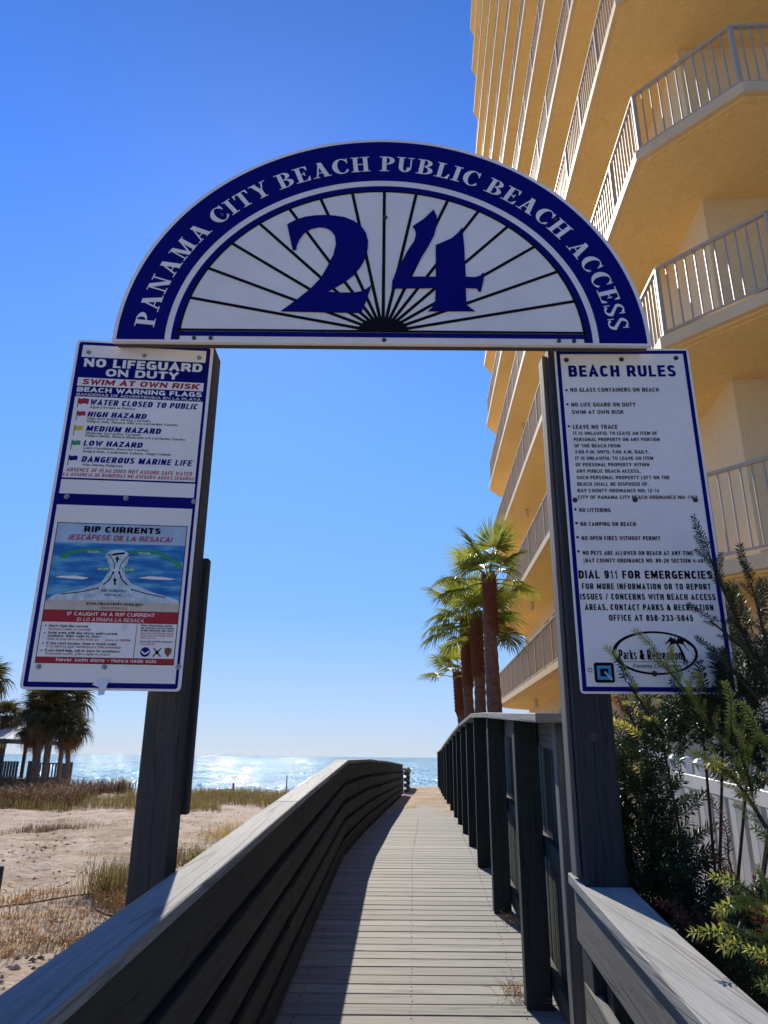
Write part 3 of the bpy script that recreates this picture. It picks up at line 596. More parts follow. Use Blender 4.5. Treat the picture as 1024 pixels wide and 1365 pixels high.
PS('printed_swimmer', [[(272, 1004), (290, 996), (310, 992), (334, 990), (330, 998), (305, 1002), (285, 1006)]], 'black', .0036)
PS('red_band', [rect(46, 1234, 571, 1283)], 'red'); PS('red_band', [rect(46, 1420, 571, 1442)], 'red'); PS('divider', [rect(414, 1284, 416, 1420)], 'black')
for txt, a, e, v, h, mt, it, bo in (
    ('RIP CURRENTS', 155, 466, 908, 26, 'black', 0, .06), ('¡ESCÁPESE DE LA RESACA!', 96, 518, 942, 22, 'red', .25, .03), ('www.ripcurrents.noaa.gov', 204, 428, 1212, 13, 'black', 0, .03), ('www.usla.org', 264, 369, 1228, 11, 'red', .25, .01),
    ('IF CAUGHT IN A RIP CURRENT', 137, 480, 1256, 14, 'white', 0, .04), ('SI LO ATRAPA LA RESACA', 177, 440, 1278, 14, 'white', .25, .01),
    ("Don't fight the current", 75, 226, 1304, 10, 'black', 0, .035), ('No luche contra la corriente', 75, 239, 1316, 9, 'red', .25, .01), ('Swim even with the shore, until current', 75, 342, 1331, 10, 'black', 0, .035),
    ('weakens, then swim to shore', 76, 282, 1343, 10, 'black', 0, .035), ('Nada al nivel de la orilla hasta que la resaca se debilite', 76, 397, 1355, 9, 'red', .25, .01), ("If you can't escape, float or tread water", 75, 346, 1372, 10, 'black', 0, .035),
    ('Si no logra escapar, manténgase a flote pataleando', 76, 364, 1384, 9, 'red', .25, .01), ('If you need help, call or wave for assistance', 74, 360, 1400, 10, 'black', 0, .035), ('Si necesita auxilio, grite o agite los brazos', 75, 326, 1412, 9, 'red', .25, .01),
    ('Never swim alone - Nunca nade solo', 122, 505, 1437, 13, 'white', 0, .035), ('More information about', 430, 551, 1294, 8, 'black', 0, .03), ('rip currents can be found', 430, 559, 1304, 8, 'black', 0, .03), ('at the following web sites:', 431, 560, 1314, 8, 'black', 0, .03),
    ('Para más información acerca', 432, 561, 1324, 7, 'red', .25, .01), ('de la resaca consulte estos', 432, 560, 1333, 7, 'red', .25, .01), ('sitios de web:', 433, 494, 1342, 7, 'red', .25, .01), ('www.ripcurrents.noaa.gov', 434, 561, 1357, 8, 'black', 0, .02), ('www.usla.org', 434, 493, 1367, 7, 'red', .25, .01),
    ('ESCAPE', 183, 227, 997, 8, 'white', 0, .03), ('ESCAPE', 388, 434, 997, 8, 'white', 0, .03), ('ESCAPE', 233, 276, 1067, 8, 'white', 0, .03), ('ESCAPE', 334, 377, 1067, 8, 'white', 0, .03), ('RIP CURRENT', 257, 359, 1158, 10, 'black', 0, .035), ('(RESACA)', 273, 341, 1174, 9, 'black', 0, .03)):
    S.text('poster_lettering', txt, a, e, v, h, M[mt], ps, .0040, it, bo)
PS('green_tag', [rect(229, 1057, 280, 1070), rect(330, 1057, 381, 1070)], 'green', .0036)
for v in (1299, 1327, 1368, 1396): PS('bullet', [[(62 + 3 * math.cos(k), v + 3 * math.sin(k)) for k in [R(q * 45) for q in range(8)]]], 'black')
circ = lambda u, v, r, n=20: [(u + r * math.cos(2 * math.pi * k / n), v + r * math.sin(2 * math.pi * k / n)) for k in range(n)]
PS('agency_logo', [circ(458, 1395, 19)], 'bluetxt', .003); PS('agency_logo_wing', [[(441, 1386), (450, 1394), (458, 1400), (467, 1393), (476, 1385), (470, 1400), (458, 1406), (447, 1400)]], 'white', .0036)
PS('crossed_floats', [[(488, 1380), (491, 1377), (521, 1411), (518, 1414)], [(518, 1377), (521, 1380), (491, 1414), (488, 1411)], circ(504, 1396, 7, 10)], 'black', .0036)
PS('arrowhead_emblem', [[(532, 1380), (546, 1376), (560, 1380), (559, 1396), (547, 1413), (534, 1398)]], 'brown', .0036)
for (u, v, r) in ((365, 1300, 16), (284, 1351, 17)):
    mb = MB(); rg = [(u + r * random.uniform(.6, 1.1) * math.cos(R(q * 40)), v + r * random.uniform(.7, 1.2) * math.sin(R(q * 40))) for q in range(9)]
    S.shape('sticker_scrap', [rg], M['paper'], ls, .0045)
mb = MB(); mb.poly([S.P(272, 1524, .003), S.P(285, 1505, .006), S.P(337, 1497, .003), S.P(330, 1530, .014)]); mb.poly([S.P(272, 1524, .003), S.P(330, 1530, .014), S.P(326, 1562, .018), S.P(304, 1566, .02), S.P(300, 1534, .01)])
part('torn_tape', mb.mesh('t'), M['paper'], ls)
for u, v in ((59, 63), (304, 65), (549, 62), (63, 755), (306, 753), (589, 757), (60, 1459), (309, 1456), (592, 1450)): S.bolt(u, v, ls, M['galv'])

# ---- right sign
S = Sign((.773, 2.886, EYE + 1.779), -.023, 610, 1538)
rs = thing('rules_sign', 'tall white sign with navy border reading BEACH RULES on the right post', 'sign', S.P(305, 1540))
S.slab('panel', rrect(0, 0, 610, 1538, 16), M['white'], rs, -.004, 0)
S.shape('navy_border', framepolys((9, 10, 600, 1529), (26, 27, 583, 1511)), M['navy'], rs, .0008)
D = .0014
for txt, a, e, v, h, mt in (
    ('BEACH RULES', 58, 539, 144, 58, 'navy'), ('NO GLASS CONTAINERS ON BEACH', 59, 453, 220, 20, 'black'), ('NO LIFE GUARD ON DUTY', 58, 342, 294, 20, 'black'), ('SWIM AT OWN RISK', 58, 286, 330, 19, 'black'), ('LEAVE NO TRACE', 57, 252, 403, 20, 'black'),
    ('IT IS UNLAWFUL TO LEAVE AN ITEM OF', 56, 422, 432, 16, 'black'), ('PERSONAL PROPERTY ON ANY PORTION', 56, 430, 462, 16, 'black'), ('OF THE BEACH FROM', 56, 256, 492, 16, 'black'), ('7:00 P.M. UNTIL 7:00 A.M. DAILY.', 57, 377, 521, 16, 'black'),
    ('IT IS UNLAWFUL TO LEAVE AN ITEM', 56, 392, 551, 16, 'black'), ('OF PERSONAL PROPERTY WITHIN', 55, 371, 581, 16, 'black'), ('ANY PUBLIC BEACH ACCESS.', 56, 330, 611, 16, 'black'), ('SUCH PERSONAL PROPERTY LEFT ON THE', 55, 451, 641, 16, 'black'),
    ('BEACH SHALL BE DISPOSED OF.', 55, 359, 671, 16, 'black'), ('BAY COUNTY ORDINANCE NO: 12-14', 54, 399, 701, 16, 'black'), ('CITY OF PANAMA CITY BEACH ORDINANCE NO: 1162', 54, 556, 731, 16, 'black'),
    ('NO LITTERING', 54, 186, 790, 18, 'black'), ('NO CAMPING ON BEACH', 54, 285, 852, 18, 'black'), ('NO OPEN FIRES WITHOUT PERMIT', 54, 380, 914, 18, 'black'), ('NO PETS ARE ALLOWED ON BEACH AT ANY TIME', 54, 509, 978, 18, 'black'),
    ('(BAY COUNTY ORDINANCE NO. 89-20 SECTION 4-40)', 55, 552, 1010, 17, 'black'), ('DIAL 911 FOR EMERGENCIES', 29, 572, 1078, 34, 'black'), ('FOR MORE INFORMATION OR TO REPORT', 39, 561, 1123, 25, 'black'),
    ('ISSUES / CONCERNS WITH BEACH ACCESS', 29, 574, 1166, 25, 'black'), ('AREAS, CONTACT PARKS & RECREATION', 44, 560, 1209, 25, 'black'), ('OFFICE AT 850-233-5045', 137, 473, 1252, 25, 'black')):
    S.text('lettering', txt, a, e, v, h, M[mt], rs, D, 0, .045)
for u, v in ((42, 214), (41, 285), (39, 393), (38, 781), (38, 842), (38, 904), (37, 966)): S.shape('bullet', [circ(u, v - 3, 5.5, 12)], M['black'], rs, D)
def ring(cx, cy, a, b2, a2, b3, dx=0, n=44):
    out = []
    for k in range(n):
        t0, t1 = 2 * math.pi * k / n, 2 * math.pi * (k + 1) / n
        out.append([(cx + a * math.cos(t0), cy + b2 * math.sin(t0)), (cx + a * math.cos(t1), cy + b2 * math.sin(t1)), (cx + dx + a2 * math.cos(t1), cy + b3 * math.sin(t1)), (cx + dx + a2 * math.cos(t0), cy + b3 * math.sin(t0))])
    return out
S.shape('oval_logo_ring', ring(306, 1379, 168, 86, 155, 78, 2), M['black'], rs, D)
S.text('logo_lettering', 'Parks & Recreation', 162, 410, 1406, 39, M['black'], rs, D, 0, .03); S.text('logo_lettering', 'Panama City Beach', 213, 401, 1438, 16, M['black'], rs, D, .4, .0)
S.shape('logo_line', [rect(160, 1413, 444, 1415)], M['black'], rs, D)
pf = [[(392, 1340), (402, 1362), (410, 1386), (413, 1412), (426, 1412), (420, 1384), (410, 1358), (398, 1338)]]
for a0, ln, dr in ((-170, 52, 16), (-145, 50, 26), (-200, 46, 26), (-60, 30, 0), (-10, 62, 26), (-32, 50, 14), (14, 48, 34), (-110, 30, 6)):
    u, v = 395, 1336; d = Vector((math.cos(R(a0)), math.sin(R(a0)))); e = (u + d.x * ln, v + d.y * ln * .5 + dr); mid = (u + d.x * ln * .55, v + d.y * ln * .5 - 7); pf.append([(u, v - 4), mid, e, (mid[0], mid[1] + 11), (u, v + 4)])
S.shape('printed_palm', pf, M['black'], rs, .0016)
S.slab('sticker', rrect(60, 1418, 138, 1496, 10), M['black'], rs, .001, .0018)
S.shape('sticker_square', framepolys((71, 1430, 127, 1484), (83, 1442, 115, 1472)), M['cyan'], rs, .0022); S.shape('sticker_tail', [[(98, 1456), (103, 1451), (130, 1482), (124, 1488)]], M['skyprint'], rs, .0026)
for u, v in ((53, 57), (302, 55), (549, 49), (40, 736), (294, 735), (548, 735), (295, 1460), (555, 1460)): S.bolt(u, v, rs, M['darkbolt'])
S.shape('printed_ring', ring(44, 1447, 9, 9, 6.5, 6.5, 0, 16), M['black'], rs, D)

# ---- arch board
AX, AZ, AY = -.0165, EYE + 1.758, 2.80
ar = thing('arch_sign', 'navy and white half-round arch board with the number 24 over a sunburst spanning both posts', 'sign', (AX, AY, AZ))
def el(a, b2, n=96, a0=0, a1=180): return [(a * math.cos(R(a0 + (a1 - a0) * k / n)), b2 * math.sin(R(a0 + (a1 - a0) * k / n))) for k in range(n + 1)]
def AP(x, z, d): return (AX + x, AY - d, AZ + z)
def aslab(name, pts, mat, d0, d1):
    mb = MB(); n = len(pts); mb.v = [AP(x, z, d0) for x, z in pts] + [AP(x, z, d1) for x, z in pts]
    mb.f = [tuple(range(n)), tuple(range(n, 2 * n))] + [(k, (k + 1) % n, n + (k + 1) % n, n + k) for k in range(n)]; mb.uv = [[(0, 0)] * len(f) for f in mb.f]
    return part(name, mb.mesh(name), mat, ar)
def ash(name, polys, mat, d):
    mb = MB()
    for p in polys: mb.poly([AP(x, z, d) for x, z in p])
    return part(name, mb.mesh(name), mat, ar)
def band(a, b2, c, e, z0=0, n=96):
    o_, i_ = el(a, b2, n), el(c, e, n); return [[o_[k], o_[k + 1], i_[k + 1], i_[k]] for k in range(n)]
aslab('board', el(1.205, 1.158) , M['white'], -.022, 0)
aslab('backing_board', [(-1.19, -.016), (1.19, -.016), (1.19, .10), (-1.19, .10)], M['railr'], -.044, -.0225)
aslab('bottom_lip', [(-1.205, -.011), (1.205, -.011), (1.205, -.0005), (-1.205, -.0005)], M['white'], -.022, .001)
ash('navy_band', band(1.187, 1.140, .972, .898), M['navy'], .0008)
ash('thin_navy_ring', band(.944, .866, .916, .838), M['navy'], .0008)
ash('thin_navy_ring', [[(-.944, .020), (.944, .020), (.93, .045), (-.93, .045)]], M['navy'], .0009)
ash('black_ring', band(.917, .840, .905, .828), M['black'], .0012); ash('black_base_line', [[(-.925, .046), (.925, .046), (.918, .058), (-.918, .058)]], M['black'], .0012)
HB = (.005, .045); sp = []
for k in range(1, 16):
    a = R(180 * k / 16); d = Vector((math.cos(a), math.sin(a)))
    # run to the ellipse
    tt = .3
    while ((HB[0] + d.x * tt) / .91) ** 2 + ((HB[1] + d.y * tt) / .833) ** 2 < 1: tt += .005
    n2 = Vector((-d.y, d.x)); w0, w1 = .0075, .0075
    p0, p1 = Vector(HB) + d * .05, Vector(HB) + d * tt
    sp.append([tuple(p0 + n2 * w0), tuple(p1 + n2 * w1), tuple(p1 - n2 * w1), tuple(p0 - n2 * w0)])
for q in sp: ash('sunburst_ray', [q], M['black'], .0016)
ash('sunburst_hub', [[(HB[0] + .115 * math.cos(R(a)), HB[1] + .005 + .075 * math.sin(R(a))) for a in range(0, 181, 10)]], M['black'], .002)
two = [(-0.455, 0.631), (-0.416, 0.657), (-0.371, 0.676), (-0.325, 0.684), (-0.278, 0.687), (-0.232, 0.684), (-0.185, 0.676), (-0.138, 0.654), (-0.104, 0.625), (-0.081, 0.587), (-0.069, 0.539), (-0.071, 0.492), (-0.08, 0.445), (-0.1, 0.398), (-0.131, 0.351), (-0.175, 0.308), (-0.251, 0.256), (-0.187, 0.252), (-0.129, 0.253), (-0.091, 0.261), (-0.066, 0.279), (-0.05, 0.294), (-0.071, 0.216), (-0.095, 0.145), (-0.272, 0.147), (-0.459, 0.15), (-0.389, 0.213), (-0.328, 0.273), (-0.285, 0.33), (-0.255, 0.396), (-0.231, 0.459), (-0.22, 0.522), (-0.227, 0.569), (-0.249, 0.601), (-0.276, 0.614), (-0.302, 0.617), (-0.341, 0.606), (-0.373, 0.58), (-0.394, 0.544), (-0.403, 0.512), (-0.404, 0.488), (-0.421, 0.483), (-0.433, 0.535)]
four = [(0.241, 0.725), (0.256, 0.687), (0.257, 0.639), (0.241, 0.574), (0.212, 0.51), (0.179, 0.447), (0.146, 0.385), (0.122, 0.342), (0.246, 0.343), (0.248, 0.519), (0.284, 0.538), (0.324, 0.559), (0.358, 0.595), (0.376, 0.624), (0.382, 0.512), (0.383, 0.434), (0.385, 0.344), (0.428, 0.342), (0.452, 0.351), (0.465, 0.367), (0.472, 0.362), (0.463, 0.312), (0.451, 0.263), (0.441, 0.266), (0.434, 0.281), (0.383, 0.284), (0.383, 0.221), (0.386, 0.191), (0.404, 0.173), (0.422, 0.159), (0.208, 0.157), (0.227, 0.177), (0.241, 0.212), (0.245, 0.282), (0.043, 0.277), (0.045, 0.315), (0.062, 0.369), (0.088, 0.423), (0.12, 0.494), (0.147, 0.541), (0.156, 0.581), (0.151, 0.609), (0.14, 0.626), (0.194, 0.67)]
aslab('digit_two', two, M['navy'], .0022, .006); aslab('digit_four', four, M['navy'], .0022, .006)
# bold roman capitals, drawn as strokes (cap height 1)
def gr(x0, y0, x1, y1): return [(x0, y0), (x1, y0), (x1, y1), (x0, y1)]
def gb(cx, cy, a, b2, c, e, t0, t1, n=12, ox=0, oy=0):
    o_ = el(a, b2, n, t0, t1); i_ = el(c, e, n, t0, t1); return [[(cx + o_[k][0], cy + o_[k][1]), (cx + o_[k + 1][0], cy + o_[k + 1][1]), (cx + ox + i_[k + 1][0], cy + oy + i_[k + 1][1]), (cx + ox + i_[k][0], cy + oy + i_[k][1])] for k in range(n)]
def sf(x, w, top=None): 
    y0, y1 = (0, .05) if not top else (.95, 1); return [gr(x - w, y0, x + w, y1)]
def dg(x0, y0, x1, y1, w): return [(x0 - w / 2, y0), (x0 + w / 2, y0), (x1 + w / 2, y1), (x1 - w / 2, y1)]
G = {
 'P': (.66, [gr(.12, 0, .31, 1)] + sf(.215, .2) + [gr(.0, .95, .3, 1)] + gb(.30, .725, .36, .275, .15, .225, -90, 90)),
 'B': (.74, [gr(.12, 0, .31, 1), gr(0, .95, .35, 1), gr(0, 0, .35, .05)] + gb(.34, .76, .32, .24, .13, .19, -90, 90) + gb(.34, .265, .38, .265, .18, .215, -90, 90)),
 'A': (.80, [dg(.17, 0, .40, 1, .07), dg(.62, 0, .40, 1, .21), gr(.22, .28, .56, .335)] + sf(.15, .14) + sf(.64, .17)),
 'N': (.80, [gr(.13, 0, .19, 1), gr(.62, 0, .68, 1), dg(.60, 0, .20, 1, .2)] + sf(.16, .15) + sf(.65, .15, 1) + [gr(0, .95, .24, 1)]),
 'M': (1.0, [gr(.13, 0, .19, 1), gr(.70, 0, .89, 1), dg(.47, 0, .22, 1, .18), dg(.47, 0, .76, 1, .07)] + sf(.16, .14) + sf(.795, .19) + [gr(.01, .95, .28, 1), gr(.72, .95, .98, 1)]),
 'C': (.74, gb(.42, .5, .40, .515, .205, .46, 42, 318, 24, .03) + [gr(.65, .66, .695, 1.0), [(.60, .84), (.70, .70), (.70, .80), (.66, .90)], [(.66, .14), (.70, .25), (.66, .27), (.6, .17)]]),
 'I': (.42, [gr(.115, 0, .305, 1)] + sf(.21, .2) + sf(.21, .2, 1)),
 'T': (.72, [gr(.265, 0, .455, 1), gr(.03, .945, .69, 1), [(.03, .72), (.07, .72), (.13, .945), (.03, .945)], [(.65, .72), (.69, .72), (.69, .945), (.59, .945)]] + sf(.36, .19)),
 'Y': (.78, [gr(.30, 0, .49, .46), dg(.40, .40, .19, 1, .2), dg(.42, .40, .64, 1, .07)] + sf(.395, .18) + [gr(0, .95, .34, 1), gr(.52, .95, .78, 1)]),
 'E': (.70, [gr(.12, 0, .31, 1), gr(0, .95, .62, 1), gr(0, 0, .64, .05), gr(.3, .475, .46, .53), gr(.44, .38, .48, .64), [(.58, .72), (.62, .72), (.62, .95), (.5, .95)], [(.5, .05), (.64, .05), (.67, .28), (.63, .28)]]),
 'H': (.86, [gr(.11, 0, .30, 1), gr(.55, 0, .74, 1), gr(.3, .47, .55, .53)] + sf(.205, .19) + sf(.205, .19, 1) + sf(.645, .19) + sf(.645, .19, 1)),
 'U': (.80, [gr(.11, .3, .30, 1), gr(.60, .3, .66, 1), gr(0, .95, .4, 1), gr(.49, .95, .77, 1)] + gb(.385, .32, .275, .33, .085, .26, 180, 360, 14, .10 * 0, 0) ),
 'L': (.68, [gr(.12, 0, .31, 1), gr(0, 0, .62, .05), [(.46, .05), (.62, .05), (.65, .33), (.61, .33)]] + sf(.215, .2, 1)),
 'S': (.58, gb(.27, .735, .245, .28, .11, .21, 30, 205, 14) + gb(.29, .27, .26, .285, .12, .21, -150, 25, 14) + [[(.03, .64), (.15, .70), (.54, .34), (.43, .24)], gr(.45, .70, .49, 1.0), gr(.04, 0, .08, .32)]),
}
txt = 'PANAMA CITY BEACH PUBLIC BEACH ACCESS'
wd = [G[c][0] if c != ' ' else .27 for c in txt]; tot = sum(wd)
# arc length table along the baseline ellipse, from left to right
ba, bb, CH = 1.026, .957, .090
tab = [(0, 180)]; prev = None
for q in range(0, 1801):
    a = 180 - q * .1; p = Vector((ba * math.cos(R(a)), bb * math.sin(R(a))))
    if prev is not None: tab.append((tab[-1][0] + (p - prev).length, a))
    prev = p
A0, A1 = 176.6, 3.6
def s_of(a): return min(tab, key=lambda t_: abs(t_[1] - a))[0]
s0, s1 = s_of(A0), s_of(A1); gap = .0
sc_ = (s1 - s0) / tot
def a_of(s):
    lo, hi = 0, len(tab) - 1
    while hi - lo > 1:
        md = (lo + hi) // 2
        if tab[md][0] < s: lo = md
        else: hi = md
    return tab[hi][1]
s = s0
for c, ww in zip(txt, wd):
    if c != ' ':
        a = a_of(s + ww * sc_ / 2); P0 = Vector((ba * math.cos(R(a)), bb * math.sin(R(a)))); nn = Vector((bb * math.cos(R(a)), ba * math.sin(R(a)))).normalized(); tt_ = Vector((nn.y, -nn.x))
        mb = MB()
        for k, pg in enumerate(G[c][1]):
            mb.poly([AP(*(P0 + tt_ * ((x - ww / 2) * sc_ * .93) + nn * (yv * CH)), .0016 + k * .00004) for x, yv in pg])
        part('letter', mb.mesh('letter'), M['white'], ar)
    s += ww * sc_
for x, z in ((-.839, .008), (-.765, .008), (.01, .006), (.792, .009), (.859, .009), (.011, .679), (-.766, .684), (.82, .675)):
    mb = MB(); mb.tube([AP(x, z, .0), AP(x, z, .006), AP(x, z, .009)], [.010, .009, .004], 10); part('bolt', mb.mesh('bolt'), M['darkbolt'], ar)

# ------------------------------------------------------------------ condominium tower
HB_ = R(2.8)
def BW(u, v, z): return (u * math.cos(HB_) + v * math.sin(HB_), -u * math.sin(HB_) + v * math.cos(HB_), z)
tw = thing('condo_tower', 'tall ochre stucco beachfront condominium tower with stacked railed balconies on the right', 'building', BW(6, 12, 0))
def bprism(name, pts, z0, z1, mat, par, **k):
    mb = MB().prism([BW(u, v, 0)[:2] for u, v in pts], z0, z1); return part(name, mb.mesh(name), mat, par, **k)
NF = 16; FZ = lambda k: EYE + 1.69 + 2.72 * k
outer = [(2.8, 7.33), (3.73, 6.36), (16, 6.36), (16, 27.9), (3.95, 27.9), (3.25, 27.2), (2.8, 26.4)]
inn = [(2.87, 7.36), (3.76, 6.43), (15.9, 6.43), (15.9, 27.8), (3.98, 27.8), (3.3, 27.15), (2.87, 26.37)]
inn2 = [(2.93, 7.39), (3.79, 6.50), (15.8, 6.50), (15.8, 27.7), (4.0, 27.7), (3.35, 27.1), (2.93, 26.34)]
body = [(3.85, 8.0), (15.9, 8.0), (15.9, 27.6), (4.05, 27.6)]
bprism('wall', body, -.5, FZ(NF) + 1.0, M['wall'], tw)
def railpath(): return [(2.88, 26.3), (2.88, 7.37), (3.76, 6.45), (13.0, 6.45)]
bal_meshes = {}
def bmesh_(h):
    k = round(h, 3)
    if k not in bal_meshes:
        me = MB().vbeam((0, 0, 0), (0, 0, h), .0165, .0165, -HB_).mesh('baluster'); me.materials.append(M['railing']); bal_meshes[k] = me
    return bal_meshes[k]
cands = []
for k in range(NF):
    z = FZ(k)
    sl = bprism('balcony_slab', outer, z + .045, z + .19, M['trim'], tw)
    bprism('soffit_step', inn, z + .018, z + .0445, M['soffit'], sl); bprism('soffit', inn2, z, z + .0175, M['soffit'], sl)
    rp = railpath(); zt = z + 1.15; zb = z + .27
    for (a, e) in zip(rp, rp[1:]):
        A_, E_ = Vector(BW(*a, 0)), Vector(BW(*e, 0))
        part('top_rail', MB().beam((A_.x, A_.y, zt), (E_.x, E_.y, zt), .05, .04).mesh('r', .004 if k < 3 else 0), M['railing'], sl)
        part('bottom_rail', MB().beam((A_.x, A_.y, zb), (E_.x, E_.y, zb), .035, .03).mesh('r'), M['railing'], sl)
        L_ = (E_ - A_).length; n = max(1, round(L_ / 1.2)) if L_ > 3 else 1
        for q in range(n + (1 if e == rp[-1] else 0)):
            p = A_.lerp(E_, q / n); 
            if k < 7: part('railing_post', MB().vbeam((p.x, p.y, z + .19), (p.x, p.y, zt - .02), .05, .05, -HB_).mesh('p'), M['railing'], sl)
            else: cands.append((1e9, p.x, p.y, z + .19, zt - .02 - (z + .19), .05))
        nb_ = round(L_ / .113)
        for q in range(1, nb_):
            p = A_.lerp(E_, q / nb_); d = p.length + abs(z) * .6
            if a == rp[0]: d += 5
            cands.append((d, p.x, p.y, zb, zt - .02 - zb, sl))
cands.sort(key=lambda c_: c_[0]); stuff = MB()
for i, (d, x, yv, z, h, sl) in enumerate(cands):
    if i < 290: part('baluster', bmesh_(h), None, sl, at=(x, yv, z))
    else: wv_ = .0175 if not isinstance(sl, float) else sl; stuff.vbeam((x, yv, z), (x, yv, z + h), wv_, wv_, -HB_)
part('balusters', stuff.mesh('balusters'), M['railing'], tw, kind='stuff')
for k in range(-1, 5):
    for v in (19.6, 20.9, 22.3):
        zc = EYE + 1.69 + 2.72 * k + 1.98
        w_ = MB().beam(BW(3.96, v - .28, zc), BW(3.96, v + .28, zc), .06 + .0, .62).mesh('w'); o = part('window', w_, M['frame'], tw)
        part('pane', MB().beam(BW(3.925, v - .22, zc), BW(3.925, v + .22, zc), .006, .5).mesh('g'), M['glass'], o)
for k, (u, v) in enumerate(((3.5, 22.4), (3.38, 21.3), (3.3, 20.8), (3.3, 20.5), (3.3, 20.5))):
    mb = MB().tube([BW(u, v, FZ(k) - .24), BW(u, v, FZ(k) - .02)], .06, 12); part('ceiling_light', mb.mesh('l'), M['trim'], tw)
bprism('roof_parapet', [(3.4, 7.4), (15.9, 7.4), (15.9, 27.7), (3.5, 27.7)], FZ(NF), FZ(NF) + 1.2, M['soffit'], tw)

# ------------------------------------------------------------------ palms
def fan_mesh(seed, nb=34, L=.62, spread=215, droop=.35, wdt=.030, pet=.55):
    rg = random.Random(seed); mb = MB()
    # petiole along +x rising, then the fan
    mb.tube([(0, 0, 0), (pet * .5, 0, .03), (pet, 0, 0)], [.016, .012, .009], 5)
    for k in range(nb):
        a = R(-spread / 2 + spread * k / (nb - 1) + rg.uniform(-2, 2)); ln = L * (.72 + .28 * math.cos(a * .75)) * rg.uniform(.9, 1.05)
        d = Vector((math.cos(a), math.sin(a), 0)); pn = Vector((-d.y, d.x, 0)); o = Vector((pet, 0, 0)); fold = abs(math.sin(a)) * .16
        zz = lambda f: fold * f * ln * .9 - droop * (f ** 2.6) * ln * (.7 + rg.random() * .6)
        prev = None
        for f0, w in ((.02, .004), (.45, wdt), (.75, wdt * .55), (1.0, .001)):
            c = o + d * ln * f0 * (1 - .12 * f0) + Vector((0, 0, zz(f0))); rid = Vector((0, 0, -w * .35))
            cur = (c + pn * w / 2, c + rid, c - pn * w / 2)
            if prev:
                mb.poly([prev[0], cur[0], cur[1], prev[1]]); mb.poly([prev[1], cur[1], cur[2], prev[2]])
            prev = cur
    return mb
def fan(seed, mat, **k):
    mb = fan_mesh(seed, **k); me = bpy.data.meshes.new('frond'); me.from_pydata(mb.v, [], mb.f); me.materials.append(mat); return me
FANS = [fan(s_, M['fan'], L=l_, droop=d_, nb=36, wdt=.034) for s_, l_, d_ in ((1, .72, .25), (2, .66, .42), (3, .60, .6), (4, .70, .35))]
CFAN = [fan(s_, M['cabbage'], L=l_, droop=d_, nb=26, spread=250, wdt=.055) for s_, l_, d_ in ((11, .8, .5), (12, .75, .9))] + [fan(13, M['deadfan'], L=.7, droop=.8, nb=26, spread=250, wdt=.055)]
def palm(label, base, top, r0, r1, fans, nf, scale, seed, group, barkmat, bootlen, elr=(-25, 80), name='fan_palm', azb=None):
    rg = random.Random(seed); t_ = thing(name, label, 'palm tree', base, group); b0, tp = Vector(base), Vector(top)
    pts, rad = [], []; n = 42
    for k in range(n + 1):
        f = k / n; p = b0.lerp(tp, f); p.x += .04 * math.sin(f * 2.6 + seed); pts.append(p); rad.append((r0 + (r1 - r0) * f) * (1 + .035 * ((k % 2) * 2 - 1)) * (1 + rg.uniform(-.02, .02)))
    part('trunk', MB().tube(pts, rad, 14).mesh('trunk'), barkmat, t_)
    ax = (tp - b0).normalized(); bo = MB(); nbt = int(bootlen / .035)
    for k in range(nbt * 7):
        f = k / (nbt * 7); zz = tp - ax * bootlen * (1 - f) ; an = k * 2.399; rr_ = r1 * 1.02
        d = Vector((math.cos(an), math.sin(an), 0)); p = zz + d * rr_; pn = Vector((-d.y, d.x, 0)); l_ = .12
        q = p + d * .055 + Vector((0, 0, l_)); w_ = .045
        bo.poly([p - pn * w_ - d * .02, p + pn * w_ - d * .02, q + pn * w_ * .45, q - pn * w_ * .45]); bo.poly([p - pn * w_ - d * .02 - Vector((0, 0, .02)), p + pn * w_ - d * .02 - Vector((0, 0, .02)), q + pn * w_ * .4 - d * .02, q - pn * w_ * .4 - d * .02][::-1])
    bm_ = bpy.data.meshes.new('boots'); bm_.from_pydata(bo.v, [], bo.f); part('leaf_bases', bm_, M['boot'], t_, kind='stuff')
    for k in range(nf):
        f = (k + .5) / nf; e_ = R(elr[1] + (elr[0] - elr[1]) * f ** .85 + rg.uniform(-8, 8)); az = k * 2.399 + rg.uniform(-.3, .3) if azb is None else azb + k * 2.399
        me = fans[min(len(fans) - 1, int(f * len(fans) * .999))]
        o = part('frond', me, None, t_, at=tp - ax * .12 * f)
        s_ = scale * rg.uniform(.85, 1.1); o.scale = (s_, s_, s_)
        o.rotation_euler = (Matrix.Rotation(az, 3, 'Z') @ Matrix.Rotation(-e_, 3, 'Y') @ Matrix.Rotation(rg.uniform(-.5, .5), 3, 'X')).to_euler()
    return t_
gp = 'fan palms between the fence and the tower'
palm('tallest fan palm with thick trunk, nearest the tower behind the fence', (2.19, 14, .0), (2.10, 14, EYE + 3.40), .175, .11, FANS, 15, 1.08, 3, gp, M['bark'], 1.15)
palm('middle fan palm just left of the tallest one, behind the fence', (2.05, 15.4, .0), (2.0, 15.4, EYE + 2.85), .15, .10, FANS, 15, 1.05, 5, gp, M['bark'], 1.3)
palm('slim fan palm left of the middle palm with dense spiky crown', (1.98, 16.6, .0), (1.90, 16.6, EYE + 3.02), .14, .095, FANS, 14, 1.15, 8, gp, M['bark'], 1.6)
palm('smallest fan palm, far left of the clump, with a sparse low crown', (2.03, 18.5, .0), (1.90, 18.5, EYE + 1.98), .14, .095, FANS, 11, .95, 13, gp, M['bark'], 1.0, elr=(-5, 75))
gp = 'cabbage palms beside the pavilion'
